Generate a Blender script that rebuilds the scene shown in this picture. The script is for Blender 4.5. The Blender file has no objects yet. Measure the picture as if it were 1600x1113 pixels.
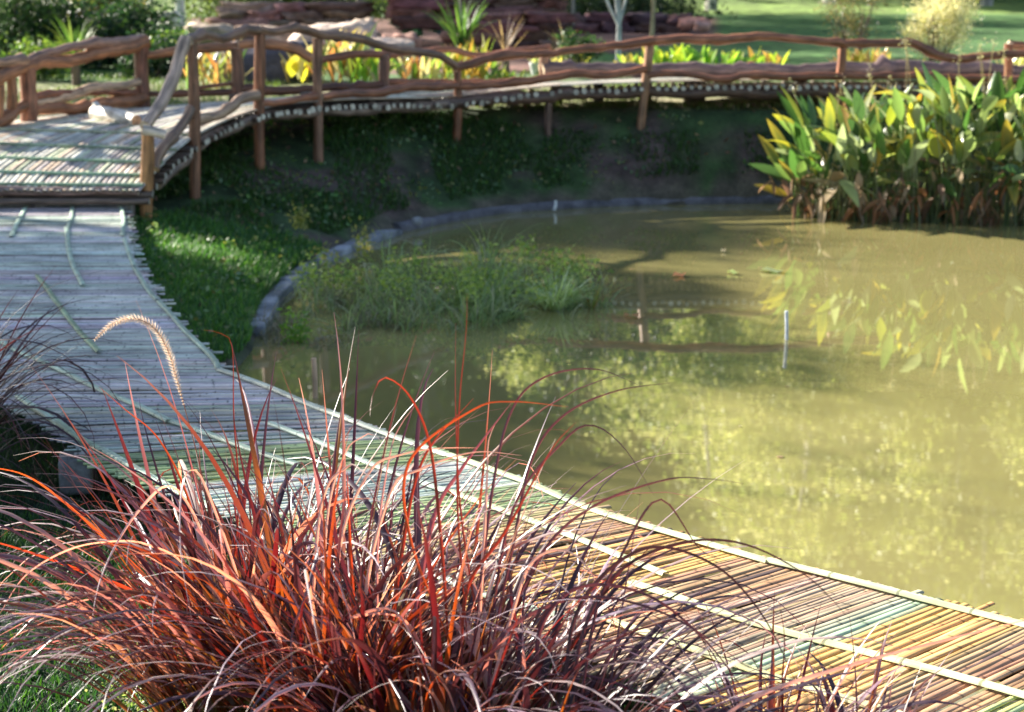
import bpy, math, random
import numpy as np
from mathutils import Vector, noise as mnoise
rng = np.random.default_rng(11)
random.seed(5)
sc = bpy.context.scene
COL = sc.collection
R = math.radians

# ---------------------------------------------------------------- camera, sky, sun, exposure
H, F, PITCH = 3.0, 2800.0, math.atan(616.5 / 2800.0)
cam = bpy.data.cameras.new('camera'); camo = bpy.data.objects.new('camera', cam); COL.objects.link(camo)
camo.location = (0, 0, H); camo.rotation_euler = (math.pi / 2 - PITCH, 0, 0)
cam.sensor_width = 36; cam.lens = F / 1600 * 36; cam.clip_end = 2000; cam.clip_start = 0.05
cam.dof.use_dof = True; cam.dof.focus_distance = 6.8; cam.dof.aperture_fstop = 3.4
sc.camera = camo
SUN = Vector((-0.80, 0.50, 0.46)).normalized()
w = bpy.data.worlds.new('World'); sc.world = w; w.use_nodes = True
nt = w.node_tree; bg = nt.nodes['Background']
sky = nt.nodes.new('ShaderNodeTexSky'); sky.sky_type = 'NISHITA'; sky.sun_disc = False
sky.sun_elevation = math.asin(SUN.z); sky.sun_rotation = math.atan2(SUN.x, SUN.y)
sky.air_density = 1.0; sky.dust_density = 1.0
nt.links.new(sky.outputs[0], bg.inputs[0]); bg.inputs[1].default_value = 0.064
sl = bpy.data.lights.new('sun', 'SUN'); sl.energy = 5.0; sl.angle = R(0.6); sl.color = (1.0, 0.93, 0.80)
so = bpy.data.objects.new('sun', sl); COL.objects.link(so)
so.rotation_euler = SUN.to_track_quat('Z', 'Y').to_euler()
sc.view_settings.view_transform = 'Standard'; sc.view_settings.look = 'None'
sc.view_settings.exposure = 1.86; sc.view_settings.gamma = 1

# ---------------------------------------------------------------- measuring helpers (photo pixel -> point in the place)
cp, sp = math.cos(PITCH), math.sin(PITCH)
def ray(px, py):
    u = (px - 800) / F; v = (py - 556.5) / F
    return np.array([u, cp - v * sp, -sp - v * cp])
def P(px, py, h):
    d = ray(px, py); t = (h - H) / d[2]; return np.array([0, 0, H]) + t * d
def PY(px, py, Y):
    d = ray(px, py); t = Y / d[1]; return np.array([0, 0, H]) + t * d

# ---------------------------------------------------------------- mesh helpers
class MB:
    def __init__(s): s.V = []; s.C = []; s.T = []; s.L = []; s.N = []; s.nv = 0
    def add(s, v, f, col, tc=None):
        v = np.asarray(v, float); f = np.asarray(f, int); n = len(v)
        c = np.asarray(col, float)
        if c.ndim == 1: c = np.tile(c, (n, 1))
        s.V.append(v); s.C.append(c); s.T.append(np.zeros((n, 3)) if tc is None else tc)
        s.L.append((f + s.nv).ravel()); s.N.append(np.full(len(f), f.shape[1])); s.nv += n
        return s
    def tube(s, path, rad, col, sides=8, caps=True, capcol=None, jit=0.0, seed=None, flat=1.0):
        p = np.asarray(path, float); n = len(p)
        r = np.full(n, rad, float) if np.isscalar(rad) else np.asarray(rad, float)
        t = np.gradient(p, axis=0); t /= np.linalg.norm(t, axis=1)[:, None] + 1e-9
        ref = np.array([0, 0, 1.0]) if abs(t[:, 2]).mean() < .75 else np.array([0.3, 1.0, 0])
        a = np.cross(t, ref); a /= np.linalg.norm(a, axis=1)[:, None] + 1e-9
        b = np.cross(a, t) * flat
        ang = np.linspace(0, 2 * math.pi, sides, endpoint=False)
        jr = 1 + jit * rng.normal(size=(n, 1)) + jit * .8 * rng.normal(size=(n, sides))
        rr = r[:, None] * jr
        v = p[:, None, :] + rr[..., None] * (np.cos(ang)[None, :, None] * a[:, None, :] + np.sin(ang)[None, :, None] * b[:, None, :])
        L = np.r_[0, np.cumsum(np.linalg.norm(np.diff(p, axis=0), axis=1))]
        off = rng.random() * 50
        tc = np.zeros((n, sides, 3)); tc[..., 0] = (L + off)[:, None]
        tc[..., 1] = (np.cos(ang) * r.mean())[None]; tc[..., 2] = (np.sin(ang) * r.mean())[None] + off
        c = np.asarray(col, float)
        cv = np.repeat(c[:, None, :], sides, 1).reshape(-1, 3) if c.ndim == 2 else c
        i = np.arange(n - 1)[:, None]; j = np.arange(sides)[None]
        j2 = (j + 1) % sides
        f = np.stack([i * sides + j, (i + 1) * sides + j, (i + 1) * sides + j2, i * sides + j2], -1).reshape(-1, 4)
        s.add(v.reshape(-1, 3), f, cv, tc.reshape(-1, 3))
        if caps:
            cc = capcol if capcol is not None else (c if c.ndim == 1 else c[0])
            for k, flip in ((0, False), (n - 1, True)):
                ring = v[k]; ctr = ring.mean(0)[None]
                vv = np.r_[ring, ctr]; jj = np.arange(sides); nx = (jj + 1) % sides
                ff = np.stack([jj, nx, np.full(sides, sides)], -1) if not flip else np.stack([nx, jj, np.full(sides, sides)], -1)
                s.add(vv, ff, cc, np.c_[vv[:, :3]])
        return s
    def build(s, name, mat, parent=None, smooth=True):
        me = bpy.data.meshes.new(name)
        V = np.concatenate(s.V); L = np.concatenate(s.L); N = np.concatenate(s.N)
        me.vertices.add(len(V)); me.vertices.foreach_set('co', V.ravel())
        me.loops.add(len(L)); me.loops.foreach_set('vertex_index', L)
        me.polygons.add(len(N)); me.polygons.foreach_set('loop_start', np.r_[0, np.cumsum(N)[:-1]]); me.polygons.foreach_set('loop_total', N)
        me.update(calc_edges=True)
        if smooth: me.polygons.foreach_set('use_smooth', np.ones(len(N), bool))
        C = np.concatenate(s.C); a = me.attributes.new('col', 'FLOAT_COLOR', 'POINT')
        a.data.foreach_set('color', np.c_[C, np.ones(len(C))].ravel())
        T = np.concatenate(s.T); a = me.attributes.new('tc', 'FLOAT_VECTOR', 'POINT'); a.data.foreach_set('vector', T.ravel())
        me.validate()
        me.materials.append(mat)
        o = bpy.data.objects.new(name, me); COL.objects.link(o)
        if parent is not None:
            o.parent = parent
            o.matrix_parent_inverse = parent.matrix_world.inverted() if False else o.matrix_parent_inverse
            if parent.get('_base') is not None:
                b = parent['_base']; o.location = (-b[0], -b[1], -b[2])
        return o
def tag(o, label=None, cat=None, group=None, kind=None):
    if label: o['label'] = label
    if cat: o['category'] = cat
    if group: o['group'] = group
    if kind: o['kind'] = kind
    return o
def empty(name, label, cat, loc=(0, 0, 0), group=None):
    o = bpy.data.objects.new(name, None); COL.objects.link(o); o.location = loc; o.empty_display_size = .1
    return tag(o, label, cat, group)
def at(o, loc):                 # children meshes hold world coordinates; shift their origin to the thing's base
    for c in o.children:
        c.location = (-loc[0], -loc[1], -loc[2])
    o.location = tuple(loc)
def crom(pts, n=8):
    p = np.asarray(pts, float); q = np.vstack([2 * p[0] - p[1], p, 2 * p[-1] - p[-2]]); out = []
    for i in range(1, len(q) - 2):
        for k in range(n):
            t = k / n; a, b, c, d = q[i - 1:i + 3]
            out.append(.5 * ((2 * b) + (-a + c) * t + (2 * a - 5 * b + 4 * c - d) * t * t + (-a + 3 * b - 3 * c + d) * t ** 3))
    out.append(p[-1]); return np.array(out)
def resample(p, step):
    L = np.r_[0, np.cumsum(np.linalg.norm(np.diff(p, axis=0), axis=1))]
    n = max(2, int(L[-1] / step) + 1); s = np.linspace(0, L[-1], n)
    return np.stack([np.interp(s, L, p[:, k]) for k in range(p.shape[1])], 1)
def rock(mb, c, size, col, n=3.0, seed=0, rough=.12, rz=0, tilt=0):
    nu, nvv = 18, 11
    u = np.linspace(0, 2 * math.pi, nu, endpoint=False); v = np.linspace(-math.pi / 2, math.pi / 2, nvv)
    sg = lambda x, e: np.sign(x) * np.abs(x) ** e
    e = 2 / n
    x = sg(np.cos(v), e)[:, None] * sg(np.cos(u), e)[None]; y = sg(np.cos(v), e)[:, None] * sg(np.sin(u), e)[None]
    z = sg(np.sin(v), e)[:, None] * np.ones(nu)[None]
    q = np.stack([x, y, z], -1).reshape(-1, 3)
    q = np.array([k * (1 + rough * mnoise.noise(Vector(k * 1.6) + Vector((seed * 7.1, 0, seed))) + rough * .5 * mnoise.noise(Vector(k * 4) + Vector((seed, 3, 0)))) for k in q])
    q = q * np.array(size) / 2
    ca, sa = math.cos(rz), math.sin(rz); ct, st = math.cos(tilt), math.sin(tilt)
    q = q @ np.array([[ct, 0, st], [0, 1, 0], [-st, 0, ct]]).T @ np.array([[ca, -sa, 0], [sa, ca, 0], [0, 0, 1]]).T
    i = np.arange(nvv - 1)[:, None]; j = np.arange(nu)[None]; j2 = (j + 1) % nu
    f = np.stack([i * nu + j, i * nu + j2, (i + 1) * nu + j2, (i + 1) * nu + j], -1).reshape(-1, 4)
    mb.add(q + np.array(c), f, col, q + seed)
    return mb
def blades(mb, base, az, lean, curl, L, W, segs, cols, p=1.6, across=2, twist=0.0, wprof=None):
    """cols: list of (N,3) colours from root to tip"""
    base = np.asarray(base, float); n = len(base)
    t = np.linspace(0, 1, segs + 1)
    th = lean[:, None] + curl[:, None] * t[None] ** p
    ds = (L / segs)[:, None]
    thm = (th[:, 1:] + th[:, :-1]) / 2
    hx = np.c_[np.zeros(n), np.cumsum(np.sin(thm) * ds, 1)]; hz = np.c_[np.zeros(n), np.cumsum(np.cos(thm) * ds, 1)]
    azv = az[:, None] + twist * (rng.random(n)[:, None] - .5) * t[None] ** 1.5
    ca, sa = np.cos(azv), np.sin(azv)
    # integrate with bending azimuth
    dx = np.diff(hx, axis=1)
    px = np.c_[np.zeros(n), np.cumsum(dx * ca[:, 1:], 1)]; py = np.c_[np.zeros(n), np.cumsum(dx * sa[:, 1:], 1)]
    c = np.stack([px, py, hz], -1) + base[:, None, :]
    wp = (1 - t ** 2.2) * np.minimum(1, .45 + t * 3) if wprof is None else wprof(t)
    wp = np.maximum(wp, .04)
    tw = (rng.random(n) - .5)[:, None] * 1.6 * t[None]
    side = np.stack([-sa, ca, np.zeros_like(sa)], -1)
    nor = np.stack([np.cos(th) * ca, np.cos(th) * sa, -np.sin(th)], -1)
    sv = np.cos(tw)[..., None] * side + np.sin(tw)[..., None] * nor
    nv = -np.sin(tw)[..., None] * side + np.cos(tw)[..., None] * nor
    hw = (W[:, None] * wp[None] / 2)[..., None]
    if across == 2: cs = [c - sv * hw, c + sv * hw]
    else: cs = [c - sv * hw + nv * hw * .35, c, c + sv * hw + nv * hw * .35]
    A = len(cs); v = np.stack(cs, 2)
    K = len(cols); cc = np.zeros((n, segs + 1, 3)); kk = t * (K - 1)
    for i, x in enumerate(kk):
        a = min(int(x), K - 2); fr = x - a; cc[:, i] = cols[a] * (1 - fr) + cols[a + 1] * fr
    cc = np.repeat(cc[:, :, None, :], A, 2)
    tc = np.zeros((n, segs + 1, A, 3)); tc[..., 0] = t[None, :, None] * L[:, None, None]; tc[..., 1] = np.linspace(-1, 1, A)[None, None]; tc[..., 2] = rng.random(n)[:, None, None] * 9
    b = (np.arange(n) * (segs + 1) * A)[:, None, None]; i = np.arange(segs)[None, :, None]; j = np.arange(A - 1)[None, None]
    f = np.stack([b + i * A + j, b + i * A + j + 1, b + (i + 1) * A + j + 1, b + (i + 1) * A + j], -1).reshape(-1, 4)
    mb.add(v.reshape(-1, 3), f, cc.reshape(-1, 3), tc.reshape(-1, 3))
    return mb, c
def leafcloud(mb, centers, size, cols, asp=.5, up=.35):
    c = np.asarray(centers, float); n = len(c)
    d = rng.normal(size=(n, 3)); d[:, 2] = d[:, 2] * .6 - .2; d /= np.linalg.norm(d, axis=1)[:, None]
    r = rng.normal(size=(n, 3)); r[:, 2] += up; s = np.cross(d, r); s /= np.linalg.norm(s, axis=1)[:, None] + 1e-9
    L = size * (.6 + .8 * rng.random(n)); W = L * asp
    v = np.stack([c - d * L[:, None] / 2, c + s * W[:, None] / 2, c + d * L[:, None] / 2, c - s * W[:, None] / 2], 1).reshape(-1, 3)
    f = np.arange(n * 4).reshape(-1, 4)
    cols = np.asarray(cols, float); k = rng.integers(0, len(cols), n); cc = cols[k] * (.75 + .5 * rng.random((n, 1)))
    mb.add(v, f, np.repeat(cc, 4, 0)); return mb
def rcol(pal, n, j=.2, p=None):
    pal = np.asarray(pal, float); k = rng.choice(len(pal), n, p=p)
    return pal[k] * (1 + j * (rng.random((n, 1)) * 2 - 1))

# ---------------------------------------------------------------- materials
def newmat(name):
    m = bpy.data.materials.new(name); m.use_nodes = True; nt = m.node_tree
    return m, nt, nt.nodes['Principled BSDF'], nt.nodes['Material Output']
def N(nt, t, **k):
    n = nt.nodes.new(t)
    for a, b in k.items(): setattr(n, a, b)
    return n
def attr(nt, name): n = N(nt, 'ShaderNodeAttribute'); n.attribute_name = name; return n
def noise_mul(nt, vec, scale, lo, hi, src, detail=3.0, mapscale=None, dist=0.0):
    """multiply colour src by noise ramped lo..hi"""
    if mapscale is not None:
        mp = N(nt, 'ShaderNodeVectorMath', operation='MULTIPLY'); mp.inputs[1].default_value = mapscale
        nt.links.new(vec, mp.inputs[0]); vec = mp.outputs[0]
    no = N(nt, 'ShaderNodeTexNoise'); no.inputs['Scale'].default_value = scale; no.inputs['Detail'].default_value = detail; no.inputs['Distortion'].default_value = dist
    nt.links.new(vec, no.inputs['Vector'])
    mr = N(nt, 'ShaderNodeMapRange'); mr.inputs[1].default_value = .3; mr.inputs[2].default_value = .7; mr.inputs[3].default_value = lo; mr.inputs[4].default_value = hi
    nt.links.new(no.outputs[0], mr.inputs[0])
    vm = N(nt, 'ShaderNodeVectorMath', operation='SCALE'); nt.links.new(src, vm.inputs[0]); nt.links.new(mr.outputs[0], vm.inputs['Scale'])
    return vm.outputs[0], no.outputs[0]
def bump(nt, h, strength, dist, bs):
    b = N(nt, 'ShaderNodeBump'); b.inputs['Strength'].default_value = strength; b.inputs['Distance'].default_value = dist
    nt.links.new(h, b.inputs['Height']); nt.links.new(b.outputs[0], bs.inputs['Normal'])
def wood(name, rough=.55, ms=(3, 60, 60), lo=.55, hi=1.3, bs_=.5):
    m, nt, b, o = newmat(name); c = attr(nt, 'col'); t = attr(nt, 'tc')
    x, h = noise_mul(nt, t.outputs['Vector'], 1.0, lo, hi, c.outputs['Color'], 4, ms)
    x, h2 = noise_mul(nt, t.outputs['Vector'], 5.0, .75, 1.2, x, 3)
    nt.links.new(x, b.inputs['Base Color']); b.inputs['Roughness'].default_value = rough
    bump(nt, h, bs_, .01, b); return m
def leafmat(name, trans=.4, tmul=(1.6, 1.5, .8), rough=.45, spec=.5):
    m, nt, b, o = newmat(name); c = attr(nt, 'col'); t = attr(nt, 'tc')
    nt.links.new(c.outputs['Color'], b.inputs['Base Color']); b.inputs['Roughness'].default_value = rough
    b.inputs['Specular IOR Level'].default_value = spec
    tr = N(nt, 'ShaderNodeBsdfTranslucent'); mm = N(nt, 'ShaderNodeVectorMath', operation='MULTIPLY'); mm.inputs[1].default_value = tmul
    nt.links.new(c.outputs['Color'], mm.inputs[0]); nt.links.new(mm.outputs[0], tr.inputs['Color'])
    mx = N(nt, 'ShaderNodeMixShader'); mx.inputs[0].default_value = trans
    nt.links.new(b.outputs[0], mx.inputs[1]); nt.links.new(tr.outputs[0], mx.inputs[2]); nt.links.new(mx.outputs[0], o.inputs['Surface'])
    return m
def stone(name, sc_=6, lo=.5, hi=1.35, rough=.85):
    m, nt, b, o = newmat(name); c = attr(nt, 'col'); g = N(nt, 'ShaderNodeNewGeometry')
    x, h = noise_mul(nt, g.outputs['Position'], sc_, lo, hi, c.outputs['Color'], 6)
    x, h2 = noise_mul(nt, g.outputs['Position'], sc_ * 7, .75, 1.2, x, 3)
    nt.links.new(x, b.inputs['Base Color']); b.inputs['Roughness'].default_value = rough
    bump(nt, h, .7, .03, b); return m
M_log = wood('debarked_log', .42, (3.5, 45, 45), .35, 1.55, .8)
M_bamboo = wood('bamboo', .5, (2.0, 90, 90), .72, 1.3, .3)
def add_nodes(m):
    nt = m.node_tree; b = nt.nodes['Principled BSDF']; b.inputs['Specular IOR Level'].default_value = .35
    src = b.inputs['Base Color'].links[0].from_socket; t = attr(nt, 'tc'); sx = N(nt, 'ShaderNodeSeparateXYZ'); nt.links.new(t.outputs['Vector'], sx.inputs[0])
    a1 = N(nt, 'ShaderNodeMath', operation='MODULO'); a1.inputs[1].default_value = .31; nt.links.new(sx.outputs[0], a1.inputs[0])
    a2 = N(nt, 'ShaderNodeMath', operation='LESS_THAN'); a2.inputs[1].default_value = .012; nt.links.new(a1.outputs[0], a2.inputs[0])
    a3 = N(nt, 'ShaderNodeMath', operation='MULTIPLY_ADD'); a3.inputs[1].default_value = -.55; a3.inputs[2].default_value = 1; nt.links.new(a2.outputs[0], a3.inputs[0])
    g = N(nt, 'ShaderNodeNewGeometry'); no = N(nt, 'ShaderNodeTexNoise'); no.inputs['Scale'].default_value = 2.2; no.inputs['Detail'].default_value = 6; no.inputs['Roughness'].default_value = .65; nt.links.new(g.outputs['Position'], no.inputs['Vector'])
    mr = N(nt, 'ShaderNodeMapRange'); mr.inputs[1].default_value = .35; mr.inputs[2].default_value = .62; mr.inputs[3].default_value = .72; mr.inputs[4].default_value = 1.15; nt.links.new(no.outputs[0], mr.inputs[0])
    a4 = N(nt, 'ShaderNodeMath', operation='MULTIPLY'); nt.links.new(a3.outputs[0], a4.inputs[0]); nt.links.new(mr.outputs[0], a4.inputs[1])
    vm = N(nt, 'ShaderNodeVectorMath', operation='SCALE'); nt.links.new(src, vm.inputs[0]); nt.links.new(a4.outputs[0], vm.inputs['Scale']); nt.links.new(vm.outputs[0], b.inputs['Base Color'])
add_nodes(M_bamboo)
M_bark = wood('bark', .8, (3, 12, 12), .5, 1.4)
M_leaf = leafmat('foliage', .4)
M_water_leaf = leafmat('broad_leaf', .45, (1.3, 1.4, .75), .32, .8)
M_red = leafmat('burgundy_blade', .34, (2.4, .95, .50), .38, .9)
M_grass = leafmat('grass_blade', .35, (1.4, 1.5, .8), .5)
M_stone = stone('stone'); M_ground = stone('soil_and_turf', 3.0, .45, 1.5, .95)
M_dry = leafmat('dry_plume', .4, (1.1, 1, .9), .7)

# ================================================================ POND AND GROUND
hw = 0.55        # height of the bamboo walkway above water
Wpx = [(182, 300), (183, 315), (196, 345), (200, 368), (207, 392), (212, 410), (232, 440), (262, 490), (300, 530), (335, 558), (344, 577), (430, 607), (520, 642), (600, 672), (700, 706),
       (800, 742), (833, 752), (938, 794), (1077, 837), (1200, 871), (1401, 920), (1600, 969), (1760, 1012), (1980, 1075)]
W = np.array([P(x, y, hw)[:2] for x, y in Wpx])
W = np.vstack([W, W[-1] + np.array([1.6, -1.1]), W[-1] + np.array([3.4, -2.6])])
Lpx = [P(0, 628, hw)[:2], P(63, 661, hw)[:2], P(108, 693, hw)[:2], P(156, 726, hw)[:2], P(191, 746, hw)[:2]]
# land-side edge: known points, the rest offset from the water-side edge by the width
def offset(poly, d):
    t = np.gradient(poly, axis=0); t /= np.linalg.norm(t, axis=1)[:, None]
    return poly + d * np.stack([t[:, 1], -t[:, 0]], 1)
Ws = resample(W, .12)
Loff = offset(Ws, 1.42)
far = []
Eedge = [(403, 545), (404, 520), (415, 492), (437, 462), (470, 430), (512, 402), (560, 382), (625, 360), (700, 347), (780, 334), (870, 327), (1000, 321), (1200, 318)]
far = [P(x, y, 0)[:2] for x, y in Eedge]
near = offset(Ws, .45)[::6]
i0 = np.argmin(np.abs(near[:, 1] - 11.3)); near = near[i0:]
pond = np.array(list(far) + [(5, 22.4), (8, 22.6), (12, 22.4), (17, 21), (19, 15), (17, 6), (12, 1)] + [tuple(p) for p in near[::-1]] + [(far[0][0] - .02, far[0][1] - .6)])
def sdf(x, y, poly):
    p = np.stack([x, y], -1); d = np.full(x.shape, 1e9); ins = np.zeros(x.shape, bool); n = len(poly)
    for i in range(n):
        a = poly[i]; b = poly[(i + 1) % n]; e = b - a; wv = p - a
        t = np.clip((wv @ e) / (e @ e + 1e-12), 0, 1); q = wv - t[..., None] * e
        d = np.minimum(d, np.hypot(q[..., 0], q[..., 1]))
        c = ((a[1] > y) != (b[1] > y)) & (x < (b[0] - a[0]) * (y - a[1]) / (b[1] - a[1] + 1e-12) + a[0]); ins ^= c
    return np.where(ins, -d, d)
def sm(x, a, b):
    t = np.clip((x - a) / (b - a), 0, 1); return t * t * (3 - 2 * t)
def ground_h(x, y, raw=None):
    x = np.asarray(x, float); y = np.asarray(y, float)
    d = sdf(x, y, pond)
    plat = np.interp(y, [-30, 0, 3.5, 5, 9, 14, 17, 18.5, 20, 22, 23.6, 26, 50, 62, 80, 130, 300], [1.2, 1.2, .5, .36, .26, .26, .3, .40, .66, .95, 1.12, 1.15, 1.38, 1.6, 4.5, 26, 34])
    plat = plat + sm(y, 60, 110) * 2.5 * np.sin(x * .03 + 1)
    nearland = y < 13
    rise = np.where(y > 17, np.interp(x, [-2, 0, 1.2, 2.5], [1.6, 1.5, 1.25, .8]), 1.1)
    out = .05 + (plat - .05) * np.clip(d / rise, 0, 1) ** .8
    inn = np.maximum(-.9, .0 + d * 1.3) - .02
    return np.where(d > 0, out, inn)
gx = np.r_[-260, -200, -150, -110, -80, -60, -45, -35, -28, -22, -17, -13, np.arange(-10, 10.01, .16), 11, 12, 13, 14, 15, 16, 17, 18, 19, 20, 22, 26, 32, 40, 50, 65, 85, 110, 150, 200, 260]
gy = np.r_[-60, -40, -25, -15, -8, -4, -2, np.arange(-1, 27, .16), np.arange(27, 62, .4), np.arange(62, 130, 3), 140, 160, 190, 240, 300]
X, Y = np.meshgrid(gx, gy)
Z = ground_h(X, Y)
D = sdf(X, Y, pond)
nz = np.array([[mnoise.noise(Vector((a * .9, b * .9, 0))) for a, b in zip(r1, r2)] for r1, r2 in zip(X, Y)])
nz2 = np.array([[mnoise.noise(Vector((a * 3.1, b * 3.1, 5))) for a, b in zip(r1, r2)] for r1, r2 in zip(X, Y)])
Z = Z + np.where(D > .25, nz * .05 + nz2 * .02, 0)
def mixc(a, b, t): return a * (1 - t[..., None]) + b * t[..., None]
turf = np.array([.04, .075, .022]); soil = np.array([.10, .068, .058]); lawn = np.array([.06, .15, .03]); mulch = np.array([.15, .07, .055]); drysoil = np.array([.30, .25, .16])
c = np.tile(turf, X.shape + (1,))
bank = sm(Y, 17, 19) * (1 - sm(Y, 23.3, 24.5))
c = mixc(c, np.array([.014, .026, .010]), 1 - sm(Y, 11, 13))  # near ground darkened in colour to stand in for shade
c = mixc(c, soil, bank * sm(nz + .5 * nz2, -.05, .35))
c = mixc(c, np.array([.16, .17, .06]), sm(Y, 23.4, 24.6) * (1 - sm(Y, 27, 29)))
c = mixc(c, drysoil, sm(Y, 23.4, 24.2) * (1 - sm(Y, 26, 27.5)) * sm(nz2, -.2, .2) * .8)
c = mixc(c, lawn, sm(Y, 27.5, 29.5))
c = mixc(c, np.array([.16, .25, .05]), sm(Y, 54, 55) * (1 - sm(Y, 61, 64)))  # sunlit strip of lawn, put into the ground colour
# red mulch bed behind the bridge, with a curved tongue at its right end
bx = X / Y * 2800 + 800
bed = sm(Y, 29.5, 30.5) * (1 - sm(Y, 52, 53)) * sm(bx, 400 - (Y - 30) * 6, 440 - (Y - 30) * 6) * (1 - sm(bx, 880 + np.clip((Y - 33), 0, 8) * 28, 900 + np.clip((Y - 33), 0, 8) * 28))
c = mixc(c, mulch * (1 + .3 * nz2[..., None]), bed)
c = mixc(c, np.array([.03, .045, .02]), sm(Y, 60, 66))
c = mixc(c, np.array([.10, .085, .06]), (D < .12) * 1.0)
ny, nx = X.shape
i = np.arange(ny - 1)[:, None]; j = np.arange(nx - 1)[None]
f = np.stack([i * nx + j, i * nx + j + 1, (i + 1) * nx + j + 1, (i + 1) * nx + j], -1).reshape(-1, 4)
mb = MB(); mb.add(np.stack([X, Y, Z], -1).reshape(-1, 3), f, c.reshape(-1, 3))
tag(mb.build('ground', M_ground), kind='structure')
def gh(x, y): return float(ground_h(np.array([x]), np.array([y]))[0])

# water
m, nt, b, o = newmat('murky_water')
g = N(nt, 'ShaderNodeNewGeometry')
no = N(nt, 'ShaderNodeTexNoise'); no.inputs['Scale'].default_value = .5; no.inputs['Detail'].default_value = 3; nt.links.new(g.outputs['Position'], no.inputs['Vector'])
cr = N(nt, 'ShaderNodeValToRGB'); cr.color_ramp.elements[0].color = (.21, .185, .068, 1); cr.color_ramp.elements[1].color = (.31, .275, .115, 1)
nt.links.new(no.outputs[0], cr.inputs[0]); nt.links.new(cr.outputs[0], b.inputs['Base Color'])
b.inputs['Roughness'].default_value = .015; b.inputs['IOR'].default_value = 2.3
mp = N(nt, 'ShaderNodeVectorMath', operation='MULTIPLY'); mp.inputs[1].default_value = (1.2, 3.0, 1); nt.links.new(g.outputs['Position'], mp.inputs[0])
n2 = N(nt, 'ShaderNodeTexNoise'); n2.inputs['Scale'].default_value = 1.5; n2.inputs['Detail'].default_value = 2; nt.links.new(mp.outputs[0], n2.inputs['Vector'])
bump(nt, n2.outputs[0], .004, .06, b)
M_waterm = m
me = bpy.data.meshes.new('pond_water'); pw = [(-3, 4, 0), (20, -2, 0), (22, 24, 0), (-3, 24, 0)]
me.from_pydata([(x, y, 0) for x, y in offset(np.vstack([pond, pond[:1]]), 0)[:-1]], [], [list(range(len(pond)))])
# a slightly larger sheet so that the edge is buried in the bank
me = bpy.data.meshes.new('pond_water'); me.from_pydata(pw, [], [(0, 1, 2, 3)]); me.materials.append(m)
wo = bpy.data.objects.new('pond_water', me); COL.objects.link(wo); tag(wo, kind='structure')

# ================================================================ BAMBOO WALKWAY
walk = empty('bamboo_walkway', 'low curving walkway of weathered bamboo poles skirting the pond edge', 'walkway')
Lk = np.array([(-5.9, 19.0), (-5.75, 17.6), (-5.2, 15.4), (-4.5, 13.2), (-3.9, 11.9)] + [tuple(p) for p in Lpx])
# continue the land edge beyond the known points by offset
ext = Loff[(Ws[:, 1] < Lpx[-1][1] + .55)]
ext = ext[(ext[:, 0] > Lpx[-1][0] + .35)]
Lcurve = np.vstack([Lk, ext])
Lcurve = resample(crom(Lcurve[np.r_[np.arange(len(Lk)), np.arange(len(Lk), len(Lcurve), 5)]], 6), .1)
Wc = resample(W, .01)
def hit(p, d, poly):
    a = poly[:-1]; e = poly[1:] - a
    den = d[0] * e[:, 1] - d[1] * e[:, 0]; den = np.where(abs(den) < 1e-9, 1e-9, den); wv = a - p
    t = (wv[:, 0] * e[:, 1] - wv[:, 1] * e[:, 0]) / den; u = (wv[:, 0] * d[1] - wv[:, 1] * d[0]) / den
    ok = (t > .3) & (u >= 0) & (u <= 1)
    return t[ok].min() if ok.any() else 1.6
greys = [(.52, .52, .48), (.62, .60, .54), (.44, .45, .42), (.54, .60, .50), (.64, .59, .60), (.48, .41, .42), (.58, .62, .55)]
warm = [(.52, .38, .15), (.34, .38, .15), (.56, .33, .12), (.38, .23, .13), (.46, .50, .28), (.46, .46, .18), (.40, .29, .20), (.56, .43, .22), (.36, .36, .26), (.36, .44, .22)]
mb = MB(); s = 0.0; band = 0; bc = None
slat_z = []
k = 0
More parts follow.
